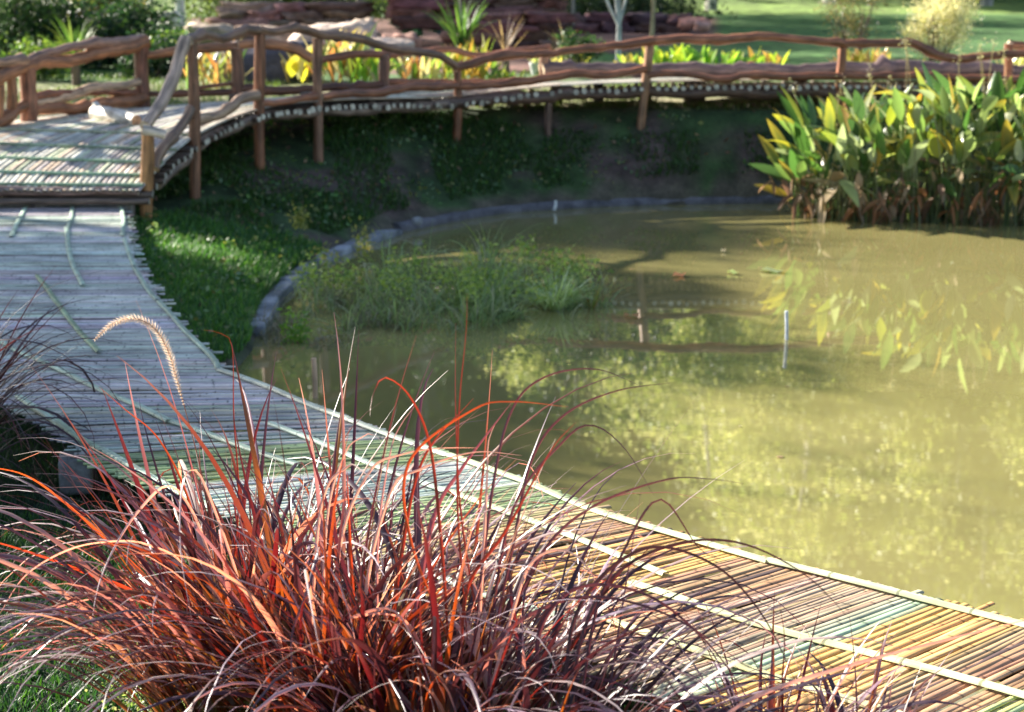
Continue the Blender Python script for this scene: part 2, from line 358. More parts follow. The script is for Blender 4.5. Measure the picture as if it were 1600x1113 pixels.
while k < len(Wc) - 2:
    p = Wc[k]; tan = Wc[min(k + 5, len(Wc) - 1)] - Wc[max(k - 5, 0)]; tan /= np.linalg.norm(tan)
    if p[1] > P(182, 316, hw)[1]: k += 1; continue
    ang = R(np.interp(p[0], [-4, -1.9, -1.4, -.8, 0, .6, 1.1, 1.9, 3], [0, 1, 3, 8, 20, 30, 38, 44, 45]) + 1.6 * math.sin(k * .0113) + rng.normal() * .25)
    d = np.array([-math.cos(ang), -math.sin(ang)])
    Ln = hit(p, d, Lcurve)
    wmm = rng.uniform(.026, .046)
    if band <= 0:
        band = rng.integers(4, 22); fr = float(sm(np.array(p[0]), -1.5, .5))  # greys for the shaded stretch, warm for the sunlit: light in the colour
        src = warm if rng.random() < fr else greys
        bc = np.array(src[rng.integers(len(src))])
    band -= 1
    ex = rng.uniform(-.005, .02) if rng.random() < (.985 if p[0] > -1.8 else .6) else rng.uniform(.03, .11)
    ex2 = rng.uniform(-.03, .07)
    A = p - d * ex; B = p + d * (Ln + ex2)
    z0 = hw - wmm * .18 + rng.normal() * .0016
    n = 9; q = np.linspace(0, 1, n)[:, None]; pts = np.c_[A + (B - A) * q, np.full(n, z0)]
    pts[:, 2] += rng.normal() * .002 * np.sin(np.pi * q[:, 0]) + rng.normal(size=n) * .0012
    pts[:, :2] += (np.array([-d[1], d[0]]) * rng.normal() * .008) * np.sin(np.pi * q)
    col = bc * (1 if p[0] > -1.6 or fr > .5 else 1) * float(np.interp(p[0], [-2, -1, .4, 1.5], [1, .84, .95, 1.15])) * (1 + .13 * rng.normal()) * (1 + .06 * rng.normal(size=3)); col = np.clip(col, .06, .8)  # tone also lifted towards the sunlit right end
    if rng.random() < .02: col = np.array([.12, .08, .075])
    cc = np.tile(col, (n, 1)) * (1 + .10 * rng.normal(size=(n, 1)))
    mb.tube(pts, wmm / 2 * (1 - .12 * q[:, 0]), cc, 7, True, np.array([.14, .11, .09]), flat=.36)
    step = .73 * wmm / max(.3, abs(tan[0] * d[1] - tan[1] * d[0])) * (1.0 if rng.random() < .94 else 1.35)
    k += max(1, int(round(step / .01)))
mb.build('decking', M_bamboo, walk)
def batten(pxs, wd=.035, col=(.42, .47, .36), h=hw + .015, name='batten'):
    pts = np.array([P(x, y, h) for x, y in pxs]); pts = resample(crom(pts, 6), .15)
    pts[:, 2] = h + .004 * np.sin(np.arange(len(pts)) * .7)
    m_ = MB(); n = len(pts); r = wd * .42
    v = []; t = np.gradient(pts, axis=0); sd = np.stack([t[:, 1], -t[:, 0]], 1); sd /= np.linalg.norm(sd, axis=1)[:, None]
    prof = [(-1, -.6), (-.85, .25), (-.4, .55), (0, .42), (.4, .55), (.85, .25), (1, -.6)]
    for p_, s_ in zip(pts, sd):
        for a, bb in prof: v.append([p_[0] + s_[0] * a * r, p_[1] + s_[1] * a * r, p_[2] + bb * .012])
    v = np.array(v); K = len(prof); i = np.arange(n - 1)[:, None]; j = np.arange(K - 1)[None]
    f = np.stack([i * K + j, i * K + j + 1, (i + 1) * K + j + 1, (i + 1) * K + j], -1).reshape(-1, 4)
    L = np.repeat(np.r_[0, np.cumsum(np.linalg.norm(np.diff(pts, axis=0), axis=1))], K)
    cc = np.array(col) * (1 + .1 * rng.normal()); m_.add(v, f, cc, np.c_[L, np.tile(np.linspace(-1, 1, K), n) * .02, L * 0])
    m_.build(name, M_bamboo, walk)
g1 = (.44, .56, .44); g2 = (.50, .58, .34)
batten([(187, 317), (193, 340), (191, 368)], .045, g1); batten([(194, 372), (203, 398), (210, 416)], .04, g1)
batten([(210, 418), (232, 452), (246, 468)], .045, g1); batten([(248, 470), (296, 522), (334, 560), (341, 575)], .045, g1)
batten([(341, 576), (430, 608), (520, 645), (600, 676), (700, 709)], .05, (.52, .56, .46)); batten([(700, 709), (800, 745), (833, 756), (938, 798), (1077, 841), (1200, 875)], .05, g2)
batten([(1196, 873), (1401, 924), (1600, 973), (1760, 1017)], .05, (.62, .66, .40))
batten([(45, 314), (31, 340), (17, 369)], .055, g1); batten([(113, 314), (112, 335), (106, 356)], .045, g1)
batten([(104, 354), (107, 385), (113, 410), (130, 446)], .05, g1); batten([(58, 430), (85, 465), (110, 500), (155, 550)], .045, (.30, .42, .26))
batten([(-40, 505), (0, 532), (85, 573), (150, 604), (206, 628), (264, 658)], .05, g1)
batten([(262, 655), (360, 690), (470, 725)], .05, g1); batten([(420, 660), (560, 715), (700, 768)], .045, (.45, .55, .45))
batten([(700, 766), (800, 803), (906, 840), (1040, 896)], .045, g2); batten([(985, 908), (1090, 944), (1200, 978), (1400, 1028), (1600, 1086), (1750, 1130)], .05, (.60, .64, .36))
batten([(28, 618), (60, 641), (96, 664)], .05, g1); batten([(85, 655), (120, 682), (161, 704)], .055, (.36, .47, .32)); batten([(158, 700), (200, 725), (241, 747), (330, 790)], .05, g1)
batten([(640, 880), (760, 930), (900, 965)], .045, g1); batten([(900, 950), (1014, 990), (1110, 1022), (1200, 1052), (1376, 1106), (1500, 1146)], .045, (.62, .62, .34))
# carrying beams and stub supports
for off in (.22, 1.1):
    bpth = offset(Ws, off)[::5]; bpth = bpth[bpth[:, 1] < P(182, 316, hw)[1]]
    MB().tube(np.c_[bpth, np.full(len(bpth), hw - .12)], .05, (.13, .10, .08), 8, True, None, .05).build('beam', M_log, walk)
for (x, y) in [(113, 703), (330, 780), (520, 850), (700, 950), (900, 1040)]:
    q = P(x, y, hw - .08); q = q + np.array([.04, .12, 0]); z = gh(q[0], q[1])
    MB().tube([[q[0], q[1], z - .1], [q[0], q[1], hw - .05]], .045, (.22, .17, .12), 10, True, (.5, .45, .33), .02).build('support_post', M_log, walk)
for q in offset(Ws, .1)[8::11]:
    if 2.5 < q[1] < P(182, 316, hw)[1]: MB().tube([[q[0], q[1], -.6], [q[0], q[1], hw - .07]], .04, (.22, .17, .12), 8).build('support_post', M_log, walk)
q = P(112, 764, .3); mbx = rock(MB(), (q[0], q[1] + .1, .36), (.17, .2, .2), (.26, .26, .27), 10, 3, .03, .2)
tag(mbx.build('stone_block', M_stone), 'squared grey stone block under the land side edge of the bamboo walkway', 'stone block')

# ================================================================ LOG FOOTBRIDGE
bridge = empty('log_footbridge', 'rustic log footbridge with wavy handrails curving round the far bank', 'footbridge', (0, 22, 0)); bridge['_base'] = (0, 22, 0)
Zx = lambda px: float(np.interp(px, [-400, 219, 245, 280, 327, 360, 405, 497, 600, 715, 860, 1000, 1200, 1400, 1600, 1900], [17.0, 18.0, 18.4, 18.9, 19.6, 19.9, 20.3, 21.1, 21.9, 22.6, 23.0, 23.25, 23.4, 23.5, 23.5, 23.5]))
Npx = [(219, 297), (245, 266), (280, 232), (327, 199), (405, 169), (497, 157), (600, 153), (715, 150), (850, 134), (1000, 127), (1300, 123), (1600, 126), (1950, 130)]
Nc = np.array([PY(x, y, Zx(x)) for x, y in Npx])
Fc = np.array([(-6.8, 18.0, Nc[0][2]), (-6.7, 18.8, .95), (-6.4, 19.6, 1.1), (-5.9, 20.6, 1.2), (-4.9, 22.1, 1.22), (-3.5, 22.6, 1.30), (-2.4, 22.9, 1.36), (-1.4, 23.4, 1.38), (.4, 24.5, 1.40), (1.8, 25.0, 1.43), (4.1, 25.3, 1.44), (6.6, 25.4, 1.44), (9.4, 25.5, 1.44)])
Nf = crom(Nc, 10); Ff = crom(Fc, 10)
deck_cols = [(.58, .55, .47), (.66, .63, .54), (.48, .47, .43), (.54, .57, .40), (.62, .48, .36), (.46, .40, .38), (.70, .68, .60)]
K = 46; mb = MB()
nseg = len(Nf); panels = [0, 7, 14, 21, 27, 34, 41, 50, 58, 66, 74, 82, 90, 98, 106, 113, nseg - 1]
for a, b_ in zip(panels[:-1], panels[1:]):
    if b_ <= a: continue
    idx = np.arange(a, b_ + 1); nn, ff = Nf[idx], Ff[idx]
    for kk in range(K):
        fr = (kk + .5) / K; pts = nn * (1 - fr) + ff * fr
        wd = np.linalg.norm(nn - ff, axis=1) / K
        e = rng.uniform(-.04, .05); pts[-1] += (pts[-1] - pts[-2]) * e; pts[:, 2] += rng.normal() * .004 - wd * .2
        col = np.array(deck_cols[rng.integers(len(deck_cols))]) * (1 + .12 * rng.normal())
        mb.tube(pts, wd * .5 * rng.uniform(.95, 1.12), np.clip(col, .1, .78), 6, True, (.2, .16, .12), flat=.45)
mb.build('decking', M_bamboo, bridge)
mb = MB(); Np = resample(Nf, .108); t = np.linspace(0, 1, len(Np))
Lf = np.r_[0, np.cumsum(np.linalg.norm(np.diff(Nf, axis=0), axis=1))]; Ls = np.linspace(0, Lf[-1], len(Np))
Fp = np.stack([np.interp(Ls, Lf, Ff[:, k]) for k in range(3)], 1)
for a, b_ in zip(Np, Fp):
    if rng.random() < .04: continue
    r = rng.uniform(.026, .038); dz = -.105 + rng.normal() * .008
    dirv = (b_ - a); dirv /= np.linalg.norm(dirv)
    p0 = a - dirv * rng.uniform(.02, .09) + [0, 0, dz]; p1 = b_ + dirv * .05 + [0, 0, dz]
    mb.tube([p0, (p0 + p1) / 2, p1], r, (.14, .10, .08), 9, True, np.array([.62, .56, .45]) * rng.uniform(.55, 1.1))
mb.build('joists', M_log, bridge)
LOGC = (.26, .10, .05)
px_ = lambda pts: float(pts[0][0] * 3.3)
def logpath(pts, r, name, col=LOGC, jit=.05, capc=(.62, .48, .34), step=.1, taper=0, parent=bridge):
    q = resample(crom(pts, 8), step); n = len(q)
    q = q + np.c_[rng.normal(size=n), rng.normal(size=n), rng.normal(size=n)] * r * .09 + np.c_[np.zeros(n), np.zeros(n), np.sin(np.arange(n) * .62 + px_(pts))] * r * .16
    rr = np.full(n, r) * (1 + .10 * np.sin(np.linspace(0, 3 + n * .15, n) + rng.random() * 6)) * np.linspace(1 + taper, 1 - taper, n)
    for _ in range(max(1, n // 12)):
        kx = rng.integers(0, n); rr[kx] *= 1.30; q[kx, 2] += r * .12
    cc = np.array(col) * (1 + .15 * rng.normal()) * (1 + .10 * rng.normal(size=(n, 1)))
    cc = np.clip(cc, .03, .8)
    return MB().tube(q, rr, cc, 12, True, capc, .028).build(name, M_log, parent)
def lp(pxs, dy=0): return [PY(x, y, Zx(x) + dy) for x, y in pxs]
# near rail
T1 = [(226, 197), (246, 171), (262, 141), (277, 106), (290, 62)]
logpath(lp(T1), .062, 'handrail', (.36, .25, .19))
logpath(lp([(293, 66), (305, 60), (322, 54), (338, 57), (352, 61), (368, 54), (385, 48), (404, 48)]), .055, 'handrail', (.30, .17, .11))
logpath(lp([(404, 46), (430, 50), (450, 45), (475, 48), (500, 54), (551, 59), (601, 73), (677, 86), (700, 95), (716, 105)]), .052, 'handrail', (.26, .14, .085))
logpath(lp([(712, 103), (740, 98), (770, 90), (800, 87), (850, 84), (938, 74), (1021, 64)]), .052, 'handrail')
logpath(lp([(1010, 66), (1060, 62), (1130, 61), (1200, 58), (1240, 60), (1275, 64), (1318, 70)]), .055, 'handrail')
logpath(lp([(1310, 70), (1340, 69), (1376, 67), (1410, 67), (1435, 72), (1459, 86), (1502, 91), (1560, 87), (1620, 83), (1760, 88), (1900, 84)]), .055, 'handrail')
# near low rail
logpath(lp([(299, 172), (290, 188), (277, 206), (252, 234), (243, 252), (240, 266)]), .058, 'lower_rail', (.33, .20, .13))
logpath(lp([(307, 188), (330, 183), (352, 174), (377, 156), (402, 151)]), .06, 'lower_rail', (.36, .23, .15))
logpath(lp([(408, 162), (450, 158), (492, 151)]), .04, 'lower_rail')
logpath(lp([(500, 150), (551, 147), (590, 145), (626, 138), (670, 137), (716, 133)]), .05, 'lower_rail')
logpath(lp([(718, 136), (760, 133), (800, 131), (850, 122), (896, 116), (938, 118), (975, 113), (1009, 108)]), .05, 'lower_rail')
logpath(lp([(1012, 117), (1045, 116), (1077, 117), (1105, 121), (1135, 124), (1160, 119), (1200, 119), (1315, 120)]), .045, 'lower_rail')
logpath(lp([(1315, 119), (1400, 119), (1500, 121), (1600, 125), (1760, 128)]), .045, 'lower_rail')
def post(px, ytop, pxf, yf, r, dy=0, col=LOGC, Yp=None, foot=True):
    Yp = Zx(px) + dy if Yp is None else Yp
    a = PY(px, ytop, Yp); b_ = PY(pxf, yf, Yp + .02)
    if foot: b_[2] = min(b_[2], gh(b_[0], b_[1]) - .12) if yf > 170 else b_[2]
    q = np.linspace(b_, a, 12); n = len(q)
    cc = np.clip(np.array(col) * (1 + .12 * rng.normal(size=(n, 1))), .03, .7)
    q[:, 0] += .008 * np.sin(np.linspace(0, 5, n) + px); 
    return MB().tube(q, r * (1 + .05 * np.sin(np.linspace(0, 7, n) + px)), cc, 14, True, (.7, .58, .44), .012).build('post', M_log, bridge)
post(230, 196, 229, 372, .066, .02, (.42, .20, .08)); post(300, 68, 306, 312, .062, .04, (.23, .105, .06)); post(405, 53, 406, 272, .062, .04)
post(497, 60, 496, 246, .058, .04, (.24, .12, .075)); post(715, 104, 714, 236, .052, .04); post(1015, 66, 1001, 211, .060, .04, (.30, .155, .085))
post(857, 152, 857, 222, .048, .1, (.16, .09, .07)); post(1316, 74, 1308, 205, .055, .04); post(1577, 68, 1574, 205, .06, .6)
MB().tube(crom([PY(222, 203, 17.95), PY(240, 206, 17.98), PY(259, 211, 18.0)], 4), .05, (.62, .50, .40), 12, True, (.45, .25, .14), .02).build('rail_stub', M_log, bridge)
# far rail
Zf = lambda px: float(np.interp(px, [-200, -40, 45, 222, 370, 600, 850, 1000, 1600, 1900], [19.0, 19.8, 20.7, 22.4, 22.5, 23.3, 24.5, 24.95, 25.3, 25.4]))
def lf(pxs): return [PY(x, y, Zf(x)) for x, y in pxs]
OC = (.36, .155, .07)
logpath(lf([(-90, 165), (-30, 135), (0, 118), (30, 106), (45, 102), (85, 96), (113, 92), (150, 86), (190, 76), (228, 64)]), .082, 'handrail', OC)
logpath(lf([(40, 98), (60, 88), (90, 79), (113, 73), (150, 69), (176, 66), (222, 61)]), .055, 'handrail', (.36, .20, .14))
logpath(lf([(-90, 104), (0, 97), (42, 95)]), .06, 'handrail', (.42, .24, .15))
logpath(lf([(-70, 230), (0, 190), (20, 175), (43, 163)]), .07, 'lower_rail', OC)
logpath(lf([(40, 166), (75, 158), (138, 140), (175, 136), (216, 127)]), .055, 'lower_rail', (.50, .34, .22))
logpath(lf([(50, 173), (90, 168), (126, 168), (170, 161), (224, 153)]), .075, 'lower_rail', OC)
logpath(lf([(50, 152), (85, 147), (113, 145), (214, 144)]), .045, 'lower_rail')
logpath(lf([(228, 85), (282, 80), (330, 75), (362, 72), (378, 70)]), .055, 'handrail', OC)
logpath(lf([(372, 72), (405, 68), (440, 70), (465, 79), (488, 93)]), .062, 'handrail', OC)
logpath(lf([(488, 96), (520, 90), (551, 86), (600, 85), (626, 83), (660, 81), (690, 78), (715, 79), (747, 87), (785, 84), (815, 79), (860, 75)]), .046, 'handrail')
logpath(lf([(228, 146), (300, 147), (362, 144)]), .04, 'lower_rail'); logpath(lf([(306, 138), (362, 131)]), .025, 'lower_rail')
logpath(lf([(376, 140), (430, 141), (490, 139), (596, 133)]), .058, 'lower_rail')
logpath(lf([(604, 130), (650, 128), (740, 129), (848, 126)]), .045, 'lower_rail')
logpath(lf([(846, 108), (900, 107), (960, 110), (1020, 110), (1100, 110), (1200, 110), (1330, 108), (1450, 107), (1562, 109), (1750, 110)]), .095, 'lower_rail', (.22, .14, .13))
logpath(lf([(1135, 110), (1155, 105), (1177, 98)]), .035, 'rail_stub'); 
logpath(lf([(1575, 68), (1620, 74), (1700, 78), (1850, 80)]), .05, 'handrail')
logpath(lf([(1542, 92), (1552, 104), (1570, 114)]), .03, 'rail_stub', (.5, .4, .35))
for (px, yt, pf, yb, r, cl) in [(44, 106, 45, 187, .095, (.28, .12, .07)), (18, 112, 18, 178, .06, OC), (-2, 118, -2, 188, .06, OC), (221, 66, 222, 163, .092, (.20, .08, .05)), (370, 75, 371, 151, .078, (.22, .10, .06)),
                                (600, 86, 601, 137, .075, (.20, .10, .07)), (851, 77, 851, 122, .070, (.20, .11, .075))]:
    post(px, yt, pf, yb + 4, r, 0, cl, Zf(px), False)
for px in (-30, 222, 370, 480, 600, 720, 760, 870, 935, 1010, 1080, 1095, 1250, 1400, 1500):
    q = PY(px, 138, Zf(px) - .2); z = gh(q[0], q[1]); MB().tube([[q[0], q[1], z - .2], [q[0], q[1], 1.40 if px > 300 else 1.1]], rng.uniform(.07, .11), (.12, .08, .06), 10, True, None, .02).build('pier', M_log, bridge)
# edge beams below the deck
Zb = lambda x: Zx(x) + .08
logpath([PY(x, y, Zb(x)) for x, y in [(243, 292), (280, 256), (330, 214), (400, 186), (463, 178), (576, 171), (650, 166), (727, 162)]], .06, 'edge_beam', (.20, .14, .11))
logpath([PY(x, y, Zb(x)) for x, y in [(700, 159), (800, 153), (900, 147), (1000, 145), (1200, 144), (1400, 144), (1600, 147), (1900, 150)]], .075, 'edge_beam', (.14, .08, .06))
logpath([PY(x, y, 18.05) for x, y in [(-320, 296), (-100, 300), (60, 299), (216, 300)]], .045, 'edge_beam', (.18, .12, .11))
for xx in (-250, -60, 62, 200): 
    q = PY(xx, 305, 18.2); MB().tube([[q[0], q[1], gh(q[0], q[1]) - .1], [q[0], q[1], Nc[0][2] - .1]], .07, (.25, .22, .2), 8).build('pier', M_log, bridge)
for fr_i, cl in ((2, (.30, .42, .28)), (7, (.30, .45, .32)), (13, (.32, .45, .3)), (19, (.34, .42, .3)), (26, (.4, .42, .3))):
    a = Nf[fr_i] + [0, 0, .012]; b_ = Ff[fr_i] + [0, 0, .012]
    q = np.linspace(a, b_, 10); MB().tube(q, .018, cl, 6).build('batten', M_bamboo, bridge)

# bleached log lying on the deck
t_ = empty('bleached_log', 'short bleached log with a knotty end lying on the sunny bridge deck', 'log')
def deckz(x, y):
    d = (Nf[:, 0] * .5 + Ff[:, 0] * .5 - x) ** 2 + (Nf[:, 1] * .5 + Ff[:, 1] * .5 - y) ** 2
    return None
zz = 1.22
a = P(150, 178, zz + .07); b_ = P(213, 189, zz + .05)
q = resample(crom([a, a * .6 + b_ * .4 + [0, 0, .02], b_], 6), .04); n = len(q)
MB().tube(q, np.linspace(.095, .068, n), np.array([.72, .66, .58]) * (1 + .06 * rng.normal(size=(n, 1))), 14, True, (.5, .28, .15), .03).build('stem', M_log, t_)
MB().tube([q[3] + [0, 0, .03], q[1] + [-.03, 0, .12]], [.05, .035], (.75, .7, .62), 10, True, (.7, .6, .5), .03).build('branch_stub', M_log, t_)

# ================================================================ POND KERB
lab = ['flat pale grey kerb stone low on the left pond rim beside the dark water', 'grey blue kerb stone lying second up the left curve of the pond rim', 'short grey kerb stone with a dark joint on the left pond rim',
       'wide grey kerb stone on the pond rim below the grassy slope', 'kerb stone mottled brown and grey beside yellow weeds', 'small squarish kerb stone next to tall yellow weed at pond rim',
       'grey kerb stone under the shaded slope before the pale round stone', 'low kerb stone where the rim bends to the right', 'brown grey kerb stone just left of the pale round stone']
kp = resample(np.array([P(x, y, .04)[:2] for x, y in [(404, 520), (414, 492), (437, 460), (470, 430), (512, 402), (560, 382), (625, 360)]]), .02)
Lk_ = len(kp); ns = 13
klabs = lab + ['dark half buried kerb stone nearest the walkway at the left pond rim', 'damp green stained kerb stone at the left end of the pond rim', 'cracked kerb stone midway along the curved left pond rim', 'last kerb stone before the smooth concrete rim']
for k in range(ns):
    i0 = int(k / ns * (Lk_ - 1)); i1 = int((k + 1) / ns * (Lk_ - 1)); c0 = kp[(i0 + i1) // 2]; dv = kp[i1] - kp[i0]; ln = np.linalg.norm(dv)
    o = rock(MB(), (c0[0] - .03 + rng.normal() * .008, c0[1] + .03 + rng.normal() * .008, .01 + rng.normal() * .006), (ln * rng.uniform(.95, 1.06), rng.uniform(.13, .16), rng.uniform(.12, .14)), np.array([.27, .28, .31]) * rng.uniform(.7, 1.25), 8, k, .10, math.atan2(dv[1], dv[0]), rng.normal() * .05).build('kerb_stone', M_stone)
    tag(o, klabs[k], 'kerb stone', 'kerb stones along the left pond rim')
kp = resample(crom(np.array([P(x, y, .01) for x, y in [(618, 361), (700, 345), (780, 332), (870, 325), (1000, 319), (1200, 316), (1350, 316)]]), 4), .15)
MB().tube(kp, .085, (.15, .14, .155), 10, True, None, .05).build('concrete_kerb', M_stone)
tag(bpy.data.objects['concrete_kerb'], 'smooth grey concrete kerb edging the far shaded side of the pond', 'kerb')
q = P(652, 348, .1); tag(rock(MB(), (q[0], q[1], .12), (.12, .11, .10), (.30, .30, .31), 2.2, 4).build('round_stone', M_stone), 'pale round stone sitting on the pond kerb', 'stone')

def stick(name, label, cat, pts, r, col, mat=M_bark):
    o = MB().tube(crom(pts, 4), r, col, 8, True, None, .03).build(name, mat); tag(o, label, cat); return o
q = P(490, 627, .0); top = PY(490, 560, q[1] + .1)
stick('wooden_stake', 'thin tan wooden stake standing in the water behind the walkway edge', 'stake', [q + [0, .1, -.4], (q + top) / 2 + [.004, .05, 0], top], .02, (.66, .42, .27))
q = P(1229, 531, 0); top = PY(1229, 486, q[1])
stick('white_stake', 'thin white stake standing upright in the open sunlit water', 'stake', [q + [0, 0, -.4], q, top], .014, (.75, .8, .85), M_stone)
q = P(866, 329, .02); top = PY(868, 313, q[1] + .02)
stick('white_stick', 'short white stick leaning on the far pond kerb', 'stick', [q, (q + top) / 2 + [.01, 0, 0], top], .018, (.75, .75, .73), M_stone)
def floatleaf(px, py, s, col, label):
    q = P(px, py, .012); m_ = MB(); a = rng.random() * 6
    v = [[0, 0, .012], [s, 0, 0], [s * .5, s * .6, .03], [-s * .6, s * .5, 0], [-s, 0, .02], [-s * .5, -s * .5, .0], [s * .5, -s * .6, .03]]
    v = np.array(v); c_, s_ = math.cos(a), math.sin(a); v[:, :2] = v[:, :2] @ np.array([[c_, -s_], [s_, c_]]).T
    m_.add(v + q, [[0, 1, 2], [0, 2, 3], [0, 3, 4], [0, 4, 5], [0, 5, 6], [0, 6, 1]], col)
    tag(m_.build('floating_leaf', M_dry), label, 'leaf', 'fallen leaves floating on the pond')
floatleaf(1061, 431, .10, (.75, .33, .14), 'largest orange leaf floating on dark water in mid pond')
floatleaf(986, 494, .09, (.60, .30, .12), 'brown orange leaf floating left of the sunlit water')
floatleaf(1130, 393, .04, (.8, .7, .45), 'tiny pale leaf floating at the far edge of the sunlight')
floatleaf(1145, 427, .07, (.35, .45, .15), 'green leaf floating right of the orange one')
floatleaf(1205, 424, .13, (.30, .36, .16), 'large pale green leaf floating just off the broad leaved plants')

# ================================================================ RED FOUNTAIN GRASS
PALR = [(.080, .012, .022), (.13, .020, .018), (.040, .018, .036), (.024, .012, .026), (.14, .038, .014), (.055, .030, .055)]
def fountain(name, label, bx_, by_, n, hgt, rad, spread=1.0, seedn=0, dark=False, group='clumps of burgundy fountain grass', wind=0.15, purple=.3, upright=.3, bw=.030):
    z = gh(bx_, by_)
    o = empty(name, label, 'ornamental grass', (bx_, by_, z), group); o['_base'] = (bx_, by_, z)
    a = rng.random(n) * 2 * math.pi; rr = rad * np.sqrt(rng.random(n))
    base = np.stack([bx_ + rr * np.cos(a), by_ + rr * np.sin(a), np.full(n, z - .03)], 1)
    az = a + rng.normal(size=n) * .7
    # breeze from the left leans blades to the right
    vx = np.cos(az) + wind; vy = np.sin(az); az = np.arctan2(vy, vx)
    up = rng.random(n) < upright
    lean = np.abs(rng.normal(size=n)) * .22 + .06 + rr / rad * .20
    curl = np.where(up, rng.uniform(.2, 1.0, n), rng.uniform(1.2, 2.9, n) * spread)
    Lr = np.clip(rng.normal(1.0, .24, n), .40, 1.5); curl = np.where(up, curl, rng.uniform(.9, 2.5, n) * spread * Lr ** .9)
    L = hgt * Lr * np.where(up, .95, 1.10)
    Wd = bw * (.30 + .9 * rng.random(n) ** 1.6)
    pr = (rng.random(n) < purple)[:, None]
    if dark: c1 = rcol([(.03, .02, .03), (.05, .02, .03)], n); c0 = c1 * .8; c2 = c1  # darker palette puts the shade on the clump into its colour
    else:
        c0 = rcol([(.16, .17, .03), (.22, .14, .03), (.10, .11, .03), (.20, .07, .03)], n)
        c1 = np.where(pr, rcol(PALR[2:4] + PALR[5:], n), rcol([PALR[0], PALR[1], PALR[4], PALR[2], (.20, .065, .02)], n))
        c2 = np.where(pr, rcol([(.13, .08, .13), (.10, .05, .09)], n), rcol([(.16, .06, .055), (.12, .07, .11), (.34, .27, .24), (.10, .05, .07)], n))
    if not dark:
        pale = (rng.random(n) < np.where(up, .10, .36))[:, None]  # pale blades carry the white highlights in their colour
        c1 = np.where(pale, rcol([(.40, .30, .30), (.32, .25, .33), (.55, .47, .44), (.20, .12, .17)], n), c1); c2 = np.where(pale, rcol([(.62, .56, .56), (.48, .42, .50)], n), c2)
        gold = ((rng.random(n) < .16) & up)[:, None]; c0 = np.where(gold, rcol([(.30, .24, .03), (.34, .16, .03)], n), c0); c1 = np.where(gold, rcol([(.30, .15, .02), (.24, .09, .02)], n), c1)
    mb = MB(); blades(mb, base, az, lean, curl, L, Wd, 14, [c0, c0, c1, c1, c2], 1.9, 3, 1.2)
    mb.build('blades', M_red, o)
    return o
def gp(px, py, h): q = P(px, py, h); return q[0], q[1]
# clump feet stand along the land side of the walkway
cl = [('tallest red clump of fountain grass in the middle foreground before the walkway', -.58, 5.50, 350, 1.14, .15, .12, .34, .50),
      ('red fountain grass clump at the left of the foreground with a pale arching plume', -.95, 5.95, 280, 1.12, .15, -.1, .36, .48),
      ('purplish fountain grass clump in the foreground right of the tallest red clump', -.26, 5.22, 310, 1.10, .14, .15, .50, .45),
      ('low purple fountain grass clump spilling right across the walkway boards', .10, 4.95, 150, 1.0, .12, .9, .97, .05),
      ('small young red grass tuft at the bottom edge in front of the walkway', .80, 5.0, 120, .66, .09, .1, .3, .55),
      ('small red grass tuft near the bottom right corner of the photo', 1.02, 4.9, 110, .62, .08, .2, .35, .5),
      ('sprawling dark purple grass clump at the lower left over the green turf', -.95, 5.45, 130, 1.15, .10, -1.1, .75, .05)]
foun = []
for (lb, x, y, n, hg, rd, wi, pu, upr) in cl:
    foun.append(fountain('fountain_grass', lb, x, y, n, hg, rd, 1.0, 0, False, wind=wi, purple=pu, upright=upr))
fountain('fountain_grass', 'grass clump coloured dark as shade drooping over the walkway at the left edge', -3.15, 9.15, 260, 1.15, .2, 1.1, 0, True, wind=.5)
# feathery plumes
def plume(parent, pts, col=(.86, .78, .68), r=.017):
    q = resample(crom(pts, 10), .012); n = len(q); mb = MB()
    mb.tube(q, .0018, (.4, .2, .12), 5)
    t = np.gradient(q, axis=0); t /= np.linalg.norm(t, axis=1)[:, None]
    k0 = int(n * .42); idx = rng.integers(k0, n, 6000); d = rng.normal(size=(6000, 3)); d -= (d * t[idx]).sum(1)[:, None] * t[idx] * .9
    d /= np.linalg.norm(d, axis=1)[:, None]; dirv = d + t[idx] * 1.1; dirv /= np.linalg.norm(dirv, axis=1)[:, None]
    prof = np.sin(np.clip((idx - k0) / (n - k0), 0.03, .97) * math.pi) ** .5
    ln = (r * 1.6 * prof * rng.uniform(.6, 1.3, 6000))[:, None]
    s_ = np.cross(dirv, rng.normal(size=(6000, 3))); s_ /= np.linalg.norm(s_, axis=1)[:, None]
    b0 = q[idx]; v = np.stack([b0 - s_ * .0006, b0 + s_ * .0006, b0 + dirv * ln], 1).reshape(-1, 3)
    mb.add(v, np.arange(18000).reshape(-1, 3), np.repeat(rcol([col, (.85, .78, .68), (.80, .66, .56)], 6000), 3, 0))
    mb.build('plume', M_dry, parent)
Yp = 6.3
plume(foun[1], [PY(330, 800, 6.15), PY(300, 680, 6.2), PY(275, 590, Yp), PY(262, 548, Yp), PY(240, 512, Yp), PY(208, 498, Yp), PY(175, 507, Yp), PY(149, 530, Yp)])
